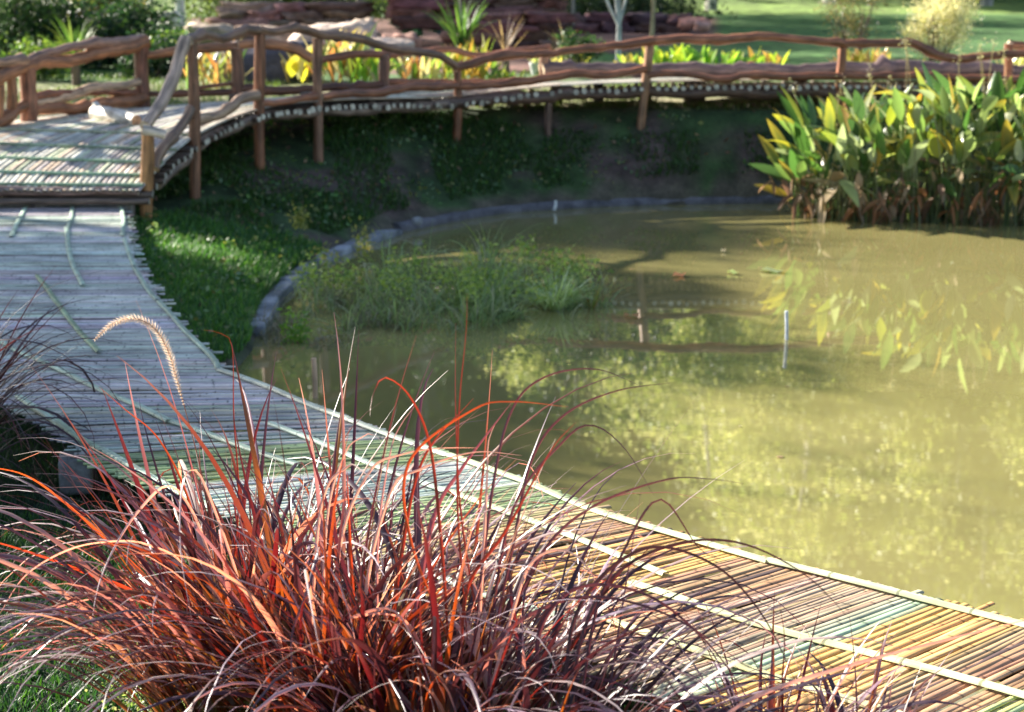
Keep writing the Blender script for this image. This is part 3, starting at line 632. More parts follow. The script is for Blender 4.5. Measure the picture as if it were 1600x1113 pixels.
# a few long single blades that stand out in the photo, as part of their clump
def heroes(parent, items):
    mb = MB()
    for pts, wd, col in items:
        q = resample(crom([PY(*p) for p in pts], 8), .03); n = len(q); t = np.linspace(0, 1, n)
        tt = np.gradient(q, axis=0); tt /= np.linalg.norm(tt, axis=1)[:, None]
        sd = np.cross(tt, np.array([.3, 1, .25])); sd /= np.linalg.norm(sd, axis=1)[:, None]
        nr = np.cross(sd, tt)
        hw_ = (wd / 2 * (1 - t ** 2.5 * .95) * np.minimum(1, .5 + 2 * t))[:, None]
        v = np.stack([q - sd * hw_ + nr * hw_ * .4, q, q + sd * hw_ + nr * hw_ * .4], 1).reshape(-1, 3)
        i = np.arange(n - 1)[:, None]; j = np.arange(2)[None]
        f = np.stack([i * 3 + j, i * 3 + j + 1, (i + 1) * 3 + j + 1, (i + 1) * 3 + j], -1).reshape(-1, 4)
        mb.add(v, f, col)
    mb.build('long_blades', M_red, parent)
rd_, pu_, or_ = (.22, .045, .03), (.09, .05, .09), (.36, .10, .03)
heroes(foun[2], [([(700, 1000, 5.2), (690, 860, 5.2), (672, 700, 5.2), (640, 620, 5.15), (600, 590, 5.1), (582, 620, 5.05), (578, 650, 5.0)], .012, rd_),
                 ([(730, 1000, 5.2), (715, 800, 5.2), (717, 640, 5.2), (728, 520, 5.2), (730, 458, 5.2)], .007, rd_),
                 ([(760, 1050, 5.2), (722, 820, 5.25), (712, 650, 5.25), (712, 505, 5.3)], .007, rd_),
                 ([(770, 1000, 5.2), (800, 860, 5.2), (830, 720, 5.2), (880, 650, 5.15), (960, 612, 5.1), (1050, 598, 5.0)], .010, pu_),
                 ([(740, 1000, 5.2), (770, 760, 5.2), (800, 640, 5.2), (850, 590, 5.15), (930, 577, 5.1), (1005, 605, 5.0)], .010, pu_),
                 ([(780, 1000, 5.2), (850, 860, 5.1), (930, 790, 5.05), (1040, 750, 5.0), (1110, 749, 4.9), (1162, 756, 4.85)], .010, pu_),
                 ([(760, 1020, 5.2), (800, 800, 5.1), (880, 690, 5.05), (925, 665, 5.0), (975, 700, 4.95), (1022, 775, 4.9)], .010, pu_),
                 ([(700, 1000, 5.2), (640, 840, 5.2), (640, 720, 5.15), (740, 640, 5.1), (800, 628, 5.05), (888, 636, 5.0)], .011, or_),
                 ([(720, 1050, 5.1), (730, 920, 5.1), (790, 830, 5.0), (860, 705, 5.0), (900, 660, 5.0)], .012, rd_)])
heroes(foun[1], [([(330, 1060, 6.0), (250, 930, 5.9), (150, 830, 5.8), (60, 755, 5.7), (0, 733, 5.6), (-60, 735, 5.5)], .018, (.42, .14, .04)),
                 ([(360, 1060, 5.9), (240, 945, 5.7), (130, 895, 5.6), (40, 862, 5.5), (-60, 832, 5.4)], .022, (.36, .08, .04)),
                 ([(340, 1000, 6.0), (300, 800, 6.0), (250, 690, 6.0), (195, 640, 6.0), (155, 605, 6.0)], .013, or_),
                 ([(350, 1000, 6.0), (372, 800, 6.0), (365, 650, 6.0), (362, 480 + 60, 6.0), (340, 520, 6.0), (318, 516, 6.0)], .008, rd_)])
heroes(foun[0], [([(520, 1080, 5.5), (470, 930, 5.3), (465, 860, 5.2), (495, 855, 5.1), (478, 930, 5.0), (455, 1000, 5.0), (462, 1110, 4.95)], .018, pu_),
                 ([(560, 1080, 5.4), (548, 880, 5.4), (542, 735, 5.35)], .016, (.40, .09, .03)),
                 ([(600, 1080, 5.4), (625, 880, 5.4), (660, 720, 5.35), (740, 622, 5.3)], .015, rd_)])

heroes(foun[3], [([(900, 1150, 4.9), (905, 1010, 4.9), (960, 900, 4.9), (1060, 850, 4.85), (1160, 850, 4.8), (1260, 900, 4.75), (1330, 970, 4.7)], .012, (.05, .03, .055)),
                 ([(880, 1150, 4.9), (900, 960, 4.9), (1000, 860, 4.85), (1110, 880, 4.8), (1190, 960, 4.75), (1250, 1080, 4.7)], .013, (.045, .03, .05)),
                 ([(860, 1150, 5.0), (840, 1000, 5.0), (900, 920, 4.9), (1010, 930, 4.85), (1110, 1010, 4.8), (1180, 1110, 4.75)], .014, (.09, .05, .09)),
                 ([(760, 1120, 5.0), (780, 1000, 4.95), (900, 935, 4.9), (1040, 960, 4.8), (1180, 1050, 4.75)], .013, (.10, .06, .10)),
                 ([(900, 1150, 4.9), (930, 960, 4.9), (970, 870, 4.9), (1030, 780, 4.9), (1095, 860, 4.9), (1150, 880, 4.8)], .010, (.07, .04, .07)),
                 ([(1230, 1180, 4.9), (1222, 1080, 4.9), (1226, 1000, 4.9), (1218, 945, 4.9)], .006, (.10, .02, .02)),
                 ([(820, 1120, 5.1), (900, 1000, 5.05), (960, 905, 5.0), (1000, 870, 5.0), (1025, 848, 5.0)], .013, (.08, .02, .02)),
                 ([(1080, 1160, 4.7), (1180, 1090, 4.65), (1330, 1040, 4.6), (1480, 1000, 4.55), (1640, 960, 4.5)], .014, (.55, .50, .56))])
WH, LV = (.62, .56, .57), (.42, .35, .44)  # white and lavender sheen of the arching blades, given as colour
heroes(foun[0], [([(560, 1090, 5.5), (575, 900, 5.4), (614, 761, 5.3), (652, 736, 5.25), (702, 716, 5.2), (752, 706, 5.15), (815, 712, 5.1)], .013, WH),
                 ([(520, 1090, 5.5), (530, 860, 5.4), (576, 739, 5.3), (626, 711, 5.25), (684, 701, 5.2), (745, 700, 5.2)], .013, WH),
                 ([(500, 1090, 5.5), (510, 820, 5.4), (538, 711, 5.35), (561, 686, 5.3), (583, 678, 5.3), (604, 700, 5.25)], .011, WH),
                 ([(590, 1090, 5.5), (590, 850, 5.4), (609, 711, 5.3), (624, 668, 5.3), (650, 632, 5.3)], .011, LV),
                 ([(480, 1090, 5.5), (500, 800, 5.4), (541, 731, 5.3), (565, 736, 5.2), (601, 771, 5.15), (645, 818, 5.1)], .012, WH)])
heroes(foun[2], [([(740, 1090, 5.2), (755, 860, 5.2), (761, 740, 5.2), (763, 690, 5.2), (775, 660, 5.2)], .014, WH),
                 ([(640, 1000, 5.3), (677, 811, 5.25), (719, 736, 5.25), (760, 680, 5.2), (800, 628, 5.2)], .016, (.20, .09, .16)),
                 ([(690, 1090, 5.2), (640, 980, 5.1), (590, 960, 5.0), (545, 968, 4.95), (610, 952, 4.9), (650, 1010, 4.85), (690, 1120, 4.8)], .013, (.5, .38, .40)),
                 ([(760, 1100, 5.1), (800, 960, 5.05), (830, 880, 5.0), (880, 860, 4.95), (920, 890, 4.9), (945, 950, 4.9)], .012, WH)])
heroes(foun[1], [([(380, 1080, 5.8), (300, 900, 5.7), (230, 852, 5.6), (163, 848, 5.5), (101, 862, 5.4), (38, 901, 5.35), (-4, 965, 5.3)], .013, WH),
                 ([(400, 1090, 5.8), (260, 960, 5.6), (180, 936, 5.5), (121, 941, 5.4), (63, 960, 5.35), (-10, 998, 5.3)], .012, LV),
                 ([(360, 1100, 5.6), (200, 1010, 5.4), (130, 998, 5.3), (83, 1004, 5.2), (33, 1026, 5.15), (-5, 1070, 5.1)], .013, (.30, .22, .34)),
                 ([(420, 1060, 5.8), (340, 900, 5.7), (300, 800, 5.65), (262, 760, 5.6), (215, 800, 5.5), (176, 861, 5.4), (150, 930, 5.3), (140, 1020, 5.2)], .013, WH),
                 ([(420, 1080, 5.7), (370, 900, 5.6), (320, 760, 5.5), (300, 735, 5.5), (284, 760, 5.4), (282, 860, 5.3), (300, 972, 5.2)], .012, WH)])
# small leaved plant at the foot of the left clump
def smallplant(name, label, cat, bx_, by_, n, hgt, rad, leaf, cols, group=None):
    z = gh(bx_, by_); o = empty(name, label, cat, (bx_, by_, z), group); o['_base'] = (bx_, by_, z)
    a = rng.random(n) * 6.283; base = np.stack([bx_ + rad * .4 * np.cos(a) * rng.random(n), by_ + rad * .4 * np.sin(a) * rng.random(n), np.full(n, z - .02)], 1)
    mb = MB(); _, c = blades(mb, base, a, rng.uniform(.1, .7, n), rng.uniform(0, .7, n), hgt * rng.uniform(.5, 1.1, n), np.full(n, .004), 8, [rcol([(.08, .1, .03)], n)] * 2)
    mb.build('stems', M_grass, o)
    pts = c[:, 2:].reshape(-1, 3); pts = np.repeat(pts, 7, 0) + rng.normal(size=(len(pts) * 7, 3)) * rad * .10
    leafcloud(MB(), pts, leaf, cols, .55).build('leaves', M_leaf, o); return o
x, y = -1.02, 5.75
smallplant('small_leaved_weed', 'bushy weed with tiny pale green leaves at the foot of the red grass', 'weed', x, y, 90, .42, .35, .016, [(.30, .38, .16), (.16, .26, .08), (.42, .46, .26)])

# ================================================================ TURF
def scatter_turf(name, region, n, hrange, pal, wd=.006, cond=None, parent=None, dmin=.2):
    (x0, x1), (y0, y1) = region; x = rng.uniform(x0, x1, n * 2); y = rng.uniform(y0, y1, n * 2)
    d = sdf(x, y, pond); ok = d > dmin
    if cond is not None: ok &= cond(x, y)
    x, y = x[ok][:n], y[ok][:n]; k = len(x); z = ground_h(x, y)
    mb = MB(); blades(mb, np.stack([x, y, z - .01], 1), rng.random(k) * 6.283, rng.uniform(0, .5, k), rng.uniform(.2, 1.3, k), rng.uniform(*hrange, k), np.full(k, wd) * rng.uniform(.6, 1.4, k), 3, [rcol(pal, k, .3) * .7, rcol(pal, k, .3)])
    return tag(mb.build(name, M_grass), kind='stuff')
G1 = [(.07, .20, .03), (.12, .30, .04), (.06, .16, .06), (.18, .34, .06), (.05, .13, .05)]
def patchy(s1, thr):
    def f(x, y): return np.array([mnoise.noise(Vector((a * s1, b * s1, 2.2))) > thr for a, b in zip(x, y)])
    return f
scatter_turf('lawn_grass', ((-4.6, 0.6), (4.3, 11.5)), 60000, (.03, .09), [(.025, .085, .03), (.05, .13, .025), (.02, .06, .035)], .007, lambda x, y: np.hypot(x, y) > 0)
scatter_turf('near_turf', ((-3.0, -.3), (4.8, 8.6)), 45000, (.03, .085), [(.025, .085, .03), (.05, .15, .025), (.02, .06, .035), (.09, .22, .03)], .009)
scatter_turf('bank_grass', ((-4.2, -1.2), (10.5, 18.5)), 36000, (.05, .16), G1, .013, lambda x, y: (x > np.interp(y, Ws[::-1, 1], Ws[::-1, 0]) - .05), dmin=.06)
scatter_turf('slope_grass', ((-5, 8), (18, 23.2)), 60000, (.04, .13), [(.04, .12, .025), (.08, .18, .03), (.09, .12, .05)], .018, patchy(1.3, -.05))
scatter_turf('meadow_grass', ((-9, 12), (23.5, 31)), 30000, (.04, .12), [(.12, .20, .04), (.2, .24, .07), (.08, .15, .03)], .014, patchy(.6, -.1))

# ================================================================ WATER WEEDS
def weedmat(cx, cy, rx, ry, n, hr, name, pal, wd=.007, curl=(.4, 2.0)):
    a = rng.random(n) * 6.283; r = np.sqrt(rng.random(n)); x = cx + rx * r * np.cos(a); y = cy + ry * r * np.sin(a)
    nzv = np.array([mnoise.noise(Vector((p * 2.2, q * 2.2, 1))) for p, q in zip(x, y)]); ok = nzv > -.08; x, y, nn = x[ok], y[ok], nzv[ok]; k = len(x)
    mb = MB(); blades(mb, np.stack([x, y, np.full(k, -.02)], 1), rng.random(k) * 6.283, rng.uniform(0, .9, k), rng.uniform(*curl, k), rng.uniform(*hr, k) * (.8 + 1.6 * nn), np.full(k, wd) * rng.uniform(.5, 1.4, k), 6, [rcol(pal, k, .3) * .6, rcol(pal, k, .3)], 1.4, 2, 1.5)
    return mb
PALW = [(.28, .42, .16), (.40, .52, .26), (.14, .22, .07), (.34, .46, .14), (.50, .48, .36)]
q1 = P(640, 478, 0); q2 = P(800, 470, 0); q3 = P(520, 500, 0)
mb = weedmat(q1[0], q1[1], 1.1, 1.5, 2300, (.12, .46), '', PALW, .011, (.4, 2.2))
mb2 = weedmat(q2[0], q2[1], .9, 1.1, 2100, (.12, .48), '', PALW, .012, (.4, 2.2))
for A_, B_ in ((mb, mb2),):
    nv0 = A_.nv
    for v, c_, t, L_, n_ in zip(B_.V, B_.C, B_.T, B_.L, B_.N): A_.V.append(v); A_.C.append(c_); A_.T.append(t); A_.L.append(L_ + nv0); A_.N.append(n_)
    A_.nv += B_.nv
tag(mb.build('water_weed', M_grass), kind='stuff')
mb = weedmat(q3[0], q3[1], .7, 1.3, 2600, (.06, .22), '', [(.20, .16, .11), (.30, .25, .17), (.12, .16, .05), (.42, .36, .28)], .008, (1, 2.4))
tag(mb.build('floating_dead_weed', M_grass), kind='stuff')
def tuft(name, label, cat, px, py, n, hr, wd, pal, z=0, mat=M_grass, curl=(.3, 1.6), lean=(.1, .8), rad=.06, group=None):
    q = P(px, py, z); o = empty(name, label, cat, tuple(q), group); o['_base'] = tuple(q)
    a = rng.random(n) * 6.283; base = np.stack([q[0] + rad * np.cos(a) * rng.random(n), q[1] + rad * np.sin(a) * rng.random(n), np.full(n, q[2] - .02)], 1)
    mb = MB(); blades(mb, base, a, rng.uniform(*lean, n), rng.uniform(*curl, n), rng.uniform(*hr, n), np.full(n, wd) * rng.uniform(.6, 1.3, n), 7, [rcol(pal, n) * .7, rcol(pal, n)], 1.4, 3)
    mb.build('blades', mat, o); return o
SUN_GREENS = [(.60, .70, .36), (.75, .80, .58), (.45, .58, .20)]  # raised pale greens stand in for sunlight on the tuft
tuft('grass_tuft', 'pale green grass tuft coloured as if sunlit at the right end of the water weeds', 'grass tuft', 868, 482, 190, (.22, .46), .020, SUN_GREENS, rad=.12)
tuft('grass_tuft', 'leaning sedge stalk with orange tip at the far right of the water weeds', 'grass tuft', 925, 480, 22, (.3, .55), .013, [(.22, .32, .08), (.35, .38, .08), (.4, .22, .08)], rad=.06, lean=(.3, 1.0))
tuft('grass_tuft', 'slim green sedge tuft standing just behind the bright pale tuft', 'grass tuft', 905, 445, 16, (.25, .42), .012, [(.12, .22, .08), (.2, .28, .1)], rad=.05, lean=(.0, .4))
def weed(px, py, z, hgt, label, cols, n=9):
    q = P(px, py, z); o = empty('tall_weed', label, 'weed', tuple(q), 'slender weeds round the pond rim'); o['_base'] = tuple(q)
    a = rng.random(n) * 6.283; base = np.stack([q[0] + .05 * np.cos(a), q[1] + .05 * np.sin(a), np.full(n, q[2] - .03)], 1)
    mb = MB(); _, c_ = blades(mb, base, a, rng.uniform(0, .25, n), rng.uniform(0, .3, n), hgt * rng.uniform(.6, 1.1, n), np.full(n, .008), 6, [rcol(cols, n)] * 2); mb.build('stems', M_grass, o)
    pts = np.repeat(c_[:, 1:].reshape(-1, 3), 3, 0); pts = pts + rng.normal(size=pts.shape) * .03
    leafcloud(MB(), pts, .05, cols, .4).build('leaves', M_leaf, o)
YW = [(.30, .32, .08), (.2, .26, .06), (.42, .38, .12)]
weed(568, 400, .05, .38, 'yellowish tall weed standing at the pond rim by the curved kerb', YW); weed(470, 352, .4, .2, 'short yellow brown weed on the grass slope above the kerb', YW)
weed(515, 420, .0, .3, 'olive weed in the water just inside the left kerb', YW, 7); weed(460, 535, 0, .26, 'broad leaved green weed at the left end of the dead weed mat', [(.14, .28, .04), (.2, .35, .05)], 12)
weed(820, 400, 0, .22, 'sprig of green weed rising behind the weed mat on the far side', [(.2, .32, .06)], 6); weed(735, 412, 0, .2, 'small lime weed with round leaves behind the weed mat centre', [(.3, .4, .06)], 6)

# ================================================================ BROAD-LEAVED WATER PLANTS
def broadleaf(mb, base, dirv, L_, wd, col, tipc, droop=.3, fold=.25, ns=7):
    d = dirv / np.linalg.norm(dirv); s_ = np.cross(d, [0, 0, 1.0]); s_ += rng.normal(size=3) * .5; s_ -= s_.dot(d) * d; s_ /= np.linalg.norm(s_); nn = np.cross(s_, d)
    v = []; cc = []
    p = np.array(base, float); dd = d.copy()
    for i in range(ns + 1):
        t = i / ns; wv = wd / 2 * (math.sin(math.pi * min(1, t ** .75 * .985 + .012)) ** .8)
        v += [p - s_ * wv + nn * wv * fold, p.copy(), p + s_ * wv + nn * wv * fold]
        c_ = col * (1 - t ** 2) + tipc * t ** 2; e_ = col * (1 - t) + tipc * t
        cc += [e_, c_, e_ * .9 + .1 * tipc]
        p = p + dd * L_ / ns; dd = dd + np.array([0, 0, -droop / ns]); dd /= np.linalg.norm(dd)
    i = np.arange(ns)[:, None]; j = np.arange(2)[None]
    f = np.stack([i * 3 + j, i * 3 + j + 1, (i + 1) * 3 + j + 1, (i + 1) * 3 + j], -1).reshape(-1, 4)
    mb.add(np.array(v), f, np.array(cc))
GREEN = [(.06, .13, .04), (.10, .19, .055), (.17, .26, .09), (.045, .09, .04), (.38, .43, .32), (.27, .34, .17)]
YEL = [(.48, .42, .06), (.34, .38, .06), (.55, .38, .07)]
DRY = [(.30, .20, .12), (.24, .14, .09), (.42, .32, .22), (.35, .16, .07)]
def aquatic(label, X0, Y0, hgt, nst, ndry=10, yel=.13, rad=.38):
    o = empty('broad_leaved_water_plant', label, 'water plant', (X0, Y0, 0), 'broad leaved water plants at the right bank'); o['_base'] = (X0, Y0, 0)
    st, lv, dr = MB(), MB(), MB()
    for k in range(nst):
        a = rng.random() * 6.283; r = rad * math.sqrt(rng.random()); b0 = np.array([X0 + r * math.cos(a), Y0 + r * .6 * math.sin(a), -.05])
        hh = hgt * rng.uniform(.30, .84); ln = rng.uniform(.05, .38); az = a + rng.normal() * .6
        top = b0 + np.array([math.cos(az) * hh * ln, math.sin(az) * hh * ln, hh]); mid = b0 * .5 + top * .5 + np.array([math.cos(az), math.sin(az), 0]) * -.04
        gc = np.array(GREEN[rng.integers(6)])
        st.tube(crom([b0, mid, top], 3), np.linspace(.009, .005, 7), gc * .8 + np.array([.03, .02, 0]), 5, False)
        low = hh < hgt * .42
        col = gc * rng.uniform(.8, 1.3); tip = np.array(YEL[rng.integers(3)]) if rng.random() < .32 else col
        if rng.random() < yel: col = np.array(YEL[rng.integers(3)]) * rng.uniform(.8, 1.1); tip = col if rng.random() < .85 else np.array([.5, .2, .05])
        if low and rng.random() < .35: col = np.array(DRY[rng.integers(4)]); tip = col * .8
        up = rng.uniform(.5, 2.8) if not low else rng.uniform(-.6, .8)
        broadleaf(lv, top, np.array([math.cos(az), math.sin(az), up]), rng.uniform(.34, .60), rng.uniform(.10, .165), col, tip, rng.uniform(.1, .8))
    for k in range(ndry):
        a = rng.random() * 6.283; b0 = np.array([X0 + rad * math.cos(a) * rng.random(), Y0 - .1 + rad * .5 * math.sin(a) * rng.random(), -.05])
        hh = rng.uniform(.2, .7); az = rng.random() * 6.283; top = b0 + np.array([math.cos(az) * hh * .7, math.sin(az) * hh * .7, hh]); 
        c_ = np.array(DRY[rng.integers(4)]); st.tube([b0, top], .005, c_, 5, False)
        for _ in range(3): broadleaf(dr, b0 + (top - b0) * rng.uniform(.5, 1), np.array([rng.normal(), rng.normal(), -1.2]), rng.uniform(.15, .38), rng.uniform(.03, .08), c_ * rng.uniform(.6, 1.3), c_, .6, .6)
    for k in range(2):
        a = rng.random() * 6.283; b0 = np.array([X0 + rad * math.cos(a), Y0 + .3 * math.sin(a), .3]); hh = hgt * rng.uniform(.9, 1.3); az = rng.random() * 6.283
        top = b0 + np.array([math.cos(az) * .25, math.sin(az) * .2, hh - .3]); st.tube(crom([b0, b0 * .5 + top * .5 + [.03, 0, 0], top], 3), .004, (.40, .33, .20), 4, False)
        hd = top + rng.normal(size=(22, 3)) * [.03, .03, .05]; leafcloud(st, hd, .03, [(.45, .38, .26), (.55, .5, .42)], .4)
    st.build('stems', M_water_leaf, o); lv.build('leaves', M_water_leaf, o); dr.build('dead_leaves', M_dry, o); return o
for lb, px, yb, hg, ns_ in [('leftmost low broad leaved water plant with yellow fading leaves', 1268, 342, .86, 30), ('broad leaved plant right of the leftmost, with a tall pale upright leaf', 1305, 344, 1.30, 40), ('green broad leaved plant behind the brown hanging stalks', 1365, 347, 1.38, 40),
                         ('broad leaved plant with a large glossy leaf bent over the water', 1432, 349, 1.40, 42), ('tall yellow leaved water plant rising highest against the handrail', 1495, 350, 1.62, 42), ('upright bright green and yellow water plant left of the frame edge', 1552, 352, 1.55, 42),
                         ('water plant cut by the right edge of the photo', 1615, 353, 1.52, 40)]:
    q = P(px, yb, 0); aquatic(lb, q[0] + .1, q[1] + .15, hg * 1.12, int(ns_ * 1.2), 9)
for lb, px, yb, hg in [('water plant in the back row behind the leftmost pair', 1290, 333, 1.35), ('water plant in the back row behind the glossy bent leaf', 1400, 336, 1.5), ('water plant in the back row nearest the boardwalk beam', 1510, 337, 1.6), ('back row water plant beyond the right frame edge', 1620, 337, 1.55)]:
    q = P(px, yb, 0); aquatic(lb, q[0] + .15, q[1] + .1, hg * 1.08, 30, 5)

# ================================================================ GARDEN BEHIND THE BRIDGE
def canna(label, px, py, wm, hgt, n, pal, lw=.10, group='yellow green leafy plants behind the bridge', name='leafy_garden_plant', Ld=None, tilt=1.0):
    hgt *= 1.22 if px < 800 else 1.08; n = int(n * 1.15)
    q = P(px, py, 1.2) ; z = gh(q[0], q[1]); o = empty(name, label, 'garden plant', (q[0], q[1], z), group); o['_base'] = (q[0], q[1], z)
    lv = MB()
    for k in range(n):
        a = rng.random() * 6.283; b0 = np.array([q[0] + wm / 2 * (rng.random() * 2 - 1), q[1] + .3 * math.sin(a), z + rng.random() * hgt * .35]); pal_ = np.array(pal[rng.integers(len(pal))]) * rng.uniform(.8, 1.2)
        L_ = (Ld or hgt * .75) * rng.uniform(.6, 1.1)
        broadleaf(lv, b0, np.array([math.cos(a) * tilt * .6, math.sin(a) * tilt * .6, rng.uniform(.7, 1.6)]), L_, lw * rng.uniform(.6, 1.2), pal_, pal_ * np.array([1.1, .9, .7]), rng.uniform(.1, .9), .25, 5)
    lv.build('leaves', M_water_leaf, o)
    sm_ = MB()
    for k in range(max(3, n // 8)):
        b0 = np.array([q[0] + wm / 2 * (rng.random() * 2 - 1), q[1], z - .05]); sm_.tube([b0, b0 + [rng.normal() * .08, 0, hgt * .6]], .012, (.35, .28, .14), 5, False)
    sm_.build('stems', M_water_leaf, o); return o
LY = [(.38, .42, .14), (.44, .38, .13), (.20, .34, .08), (.52, .46, .36), (.28, .38, .12), (.10, .20, .06), (.36, .16, .08)]
LG = [(.22, .42, .07), (.30, .50, .08), (.42, .52, .08), (.12, .30, .07)]
canna('spiky yellow and orange plant seen between the first bridge posts', 336, 136, .75, .62, 60, LY + [(.45, .24, .12)], .05)
canna('single large yellow leaved plant left of the second tall post', 466, 128, .3, .55, 14, [(.50, .46, .06), (.4, .36, .1), (.5, .48, .36)], .2)
canna('tall lime green plant right behind the third bridge post', 535, 130, .75, .78, 60, LY, .09)
canna('mixed green and white stemmed plant left of the middle far post', 575, 132, .5, .55, 36, LG + [(.6, .55, .45)], .08)
canna('broad yellow leaved plant in the middle behind the dipping handrail', 655, 130, .6, .5, 34, LY + [(.7, .6, .4)], .11)
canna('bushy yellow plant behind the lowest dip of the handrail', 735, 128, .85, .62, 70, [(.46, .42, .09), (.36, .40, .08), (.5, .32, .1), (.16, .26, .06), (.5, .46, .36)], .08)
canna('low dark green edging plant right of the handrail dip', 790, 128, .5, .25, 24, [(.1, .2, .05), (.3, .38, .08)], .06)
canna('pale yellow plant cluster behind the far post by the white pot', 882, 118, .6, .42, 50, [(.62, .6, .25), (.7, .66, .35), (.5, .52, .15)], .07)
canna('lime green plant just left of the leaning post', 995, 116, .45, .45, 26, LY[:3], .08)
canna('large green leaved plant just right of the leaning post', 1062, 114, .95, .52, 50, LG, .13)
canna('green plant with wide low leaves alone on the lawn side', 1135, 112, .45, .38, 24, LG, .11)
canna('green and orange tipped plant in the row along the lawn', 1190, 112, .7, .40, 34, LG + [(.5, .3, .1)], .09)
canna('bright yellow pink tinged plant behind the right hand post', 1342, 112, .85, .42, 70, [(.68, .62, .22), (.6, .56, .12), (.7, .45, .28)], .08)
canna('small yellow sprig right of the pink tinged plant', 1425, 112, .3, .26, 14, LY, .07)
canna('pale cream leaved plant at the right edge behind the last post', 1592, 118, .55, .45, 44, [(.66, .64, .40), (.6, .6, .25)], .06)
# white pot
q = P(836, 116, 1.2); z = gh(q[0], q[1]); o = empty('flower_pot', 'small white flower pot behind the far bridge post', 'pot', (q[0], q[1], z)); o['_base'] = (q[0], q[1], z)
MB().tube([[q[0], q[1], z], [q[0], q[1], z + .02], [q[0], q[1], z + .16], [q[0], q[1], z + .18], [q[0], q[1], z + .2]], [.055, .06, .09, .1, .1], (.7, .7, .68), 14).build('pot_body', M_stone, o)
lv = MB()
for k in range(16): broadleaf(lv, np.array([q[0], q[1], z + .18]), np.array([rng.normal() * .6, rng.normal() * .6, 1]), .18, .035, np.array([.6, .62, .3]), np.array([.6, .6, .3]), .5, .3, 4)
lv.build('leaves', M_water_leaf, o)
# spiky fan plant
def spiky(label, px, py, Yd, hgt, n, pal, wd=.04, name='spiky_plant', lean=(.1, 1.3)):
    q = PY(px, py, Yd); z = gh(q[0], q[1]); o = empty(name, label, 'garden plant', (q[0], q[1], z)); o['_base'] = (q[0], q[1], z)
    MB().tube([[q[0], q[1], z - .1], [q[0], q[1], max(z + .1, q[2])]], .07, (.14, .10, .07), 8).build('stem', M_bark, o)
    mb = MB(); base = np.tile([q[0], q[1], max(z + .08, q[2])], (n, 1)) + rng.normal(size=(n, 3)) * .03
    blades(mb, base, rng.random(n) * 6.283, rng.uniform(*lean, n), rng.uniform(.1, .9, n), hgt * rng.uniform(.7, 1.1, n), np.full(n, wd), 6, [rcol(pal, n), rcol(pal, n)], 1.6, 3); mb.build('leaves', M_leaf, o); return o
spiky('green spiky fan leaved plant behind the left handrail', 118, 100, 27.5, .8, 70, [(.07, .16, .04), (.12, .22, .05), (.22, .3, .08)], .045)
spiky('dark green strap leaved plant rising among the red mulch', 722, 78, 31, 1.0, 40, [(.06, .15, .05), (.1, .2, .05)], .06, lean=(.05, .7))
spiky('dry brown flower spikes standing over the mulch right of the strap leaves', 790, 82, 30, .7, 14, [(.3, .2, .15), (.4, .3, .22)], .02, lean=(.2, .7))
spiky('thin tan dry stalks leaning in front of the red bed', 880, 88, 29.5, .55, 9, [(.42, .32, .25)], .02, lean=(.1, .7))
# big dark leaves
q = P(672, 72, 1.2); z = gh(q[0], q[1]); o = empty('elephant_ear_plant', 'large dark blue green leaved plant among the sunlit rocks', 'garden plant', (q[0], q[1], z)); o['_base'] = (q[0], q[1], z)
lv = MB()
for k in range(16):
    a = rng.random() * 6.283; broadleaf(lv, np.array([q[0] + rng.normal() * .25, q[1], z + rng.uniform(.1, .8)]), np.array([math.cos(a), math.sin(a) * .6, .5]), rng.uniform(.5, .8), rng.uniform(.25, .35), np.array([.03, .08, .08]), np.array([.04, .09, .07]), .8, .15)
lv.build('leaves', M_water_leaf, o)

# rock ledges
def ledge(name, label, px0, px1, Yd, z0, z1, col, step=.55, dpt=.8):
    o = empty(name, label, 'rock ledge', (0, Yd, z0)); o['_base'] = (0, Yd, z0)
    a, b_ = PY(px0, 50, Yd)[0], PY(px1, 50, Yd)[0]; nl = max(2, int((z1 - z0) / .16)); th = (z1 - z0) / nl
    for l in range(nl):
        x = a + rng.uniform(-.1, .3); k = 0
        while x < b_ - .2:
            w_ = min(step * rng.uniform(.6, 1.7), b_ - x + .3)
            rock(MB(), (x + w_ / 2, Yd + l * .16 + rng.normal() * .06, z0 + th * (l + .5) - .03), (w_ * 1.01, dpt, th * 1.15 + .05), np.array(col) * rng.uniform(.5, 1.6) * (1 + .1 * rng.normal(size=3)), 3.6, k + Yd + l, .6, rng.normal() * .12, rng.normal() * .015).build('stone', M_stone, o)
            x += w_ * .98; k += 1
    return o
RB = (.15, .07, .055)
ledge('rock_ledge', 'dark layered rock ledge below the shrub left of the sunlit boulders', 290, 500, 35, 1.15, 1.75, (.24, .15, .11), .8)
ledge('rock_ledge', 'upper brown rock ledge behind the left layered rocks', 330, 560, 38, 1.3, 2.15, (.28, .17, .13), .9)
ledge('rock_ledge', 'long reddish brown rock ledge behind the strap leaved plants', 690, 870, 35, 1.15, 2.0, RB, 1.1)
ledge('rock_ledge', 'upper dark red rock ledge ending at the small tree', 600, 862, 38, 1.7, 2.75, RB, 1.3)
ledge('rock_ledge', 'low dark rock ledge under the thicket right of the red terraces', 870, 1060, 44, 1.3, 1.75, (.12, .06, .055), .9)
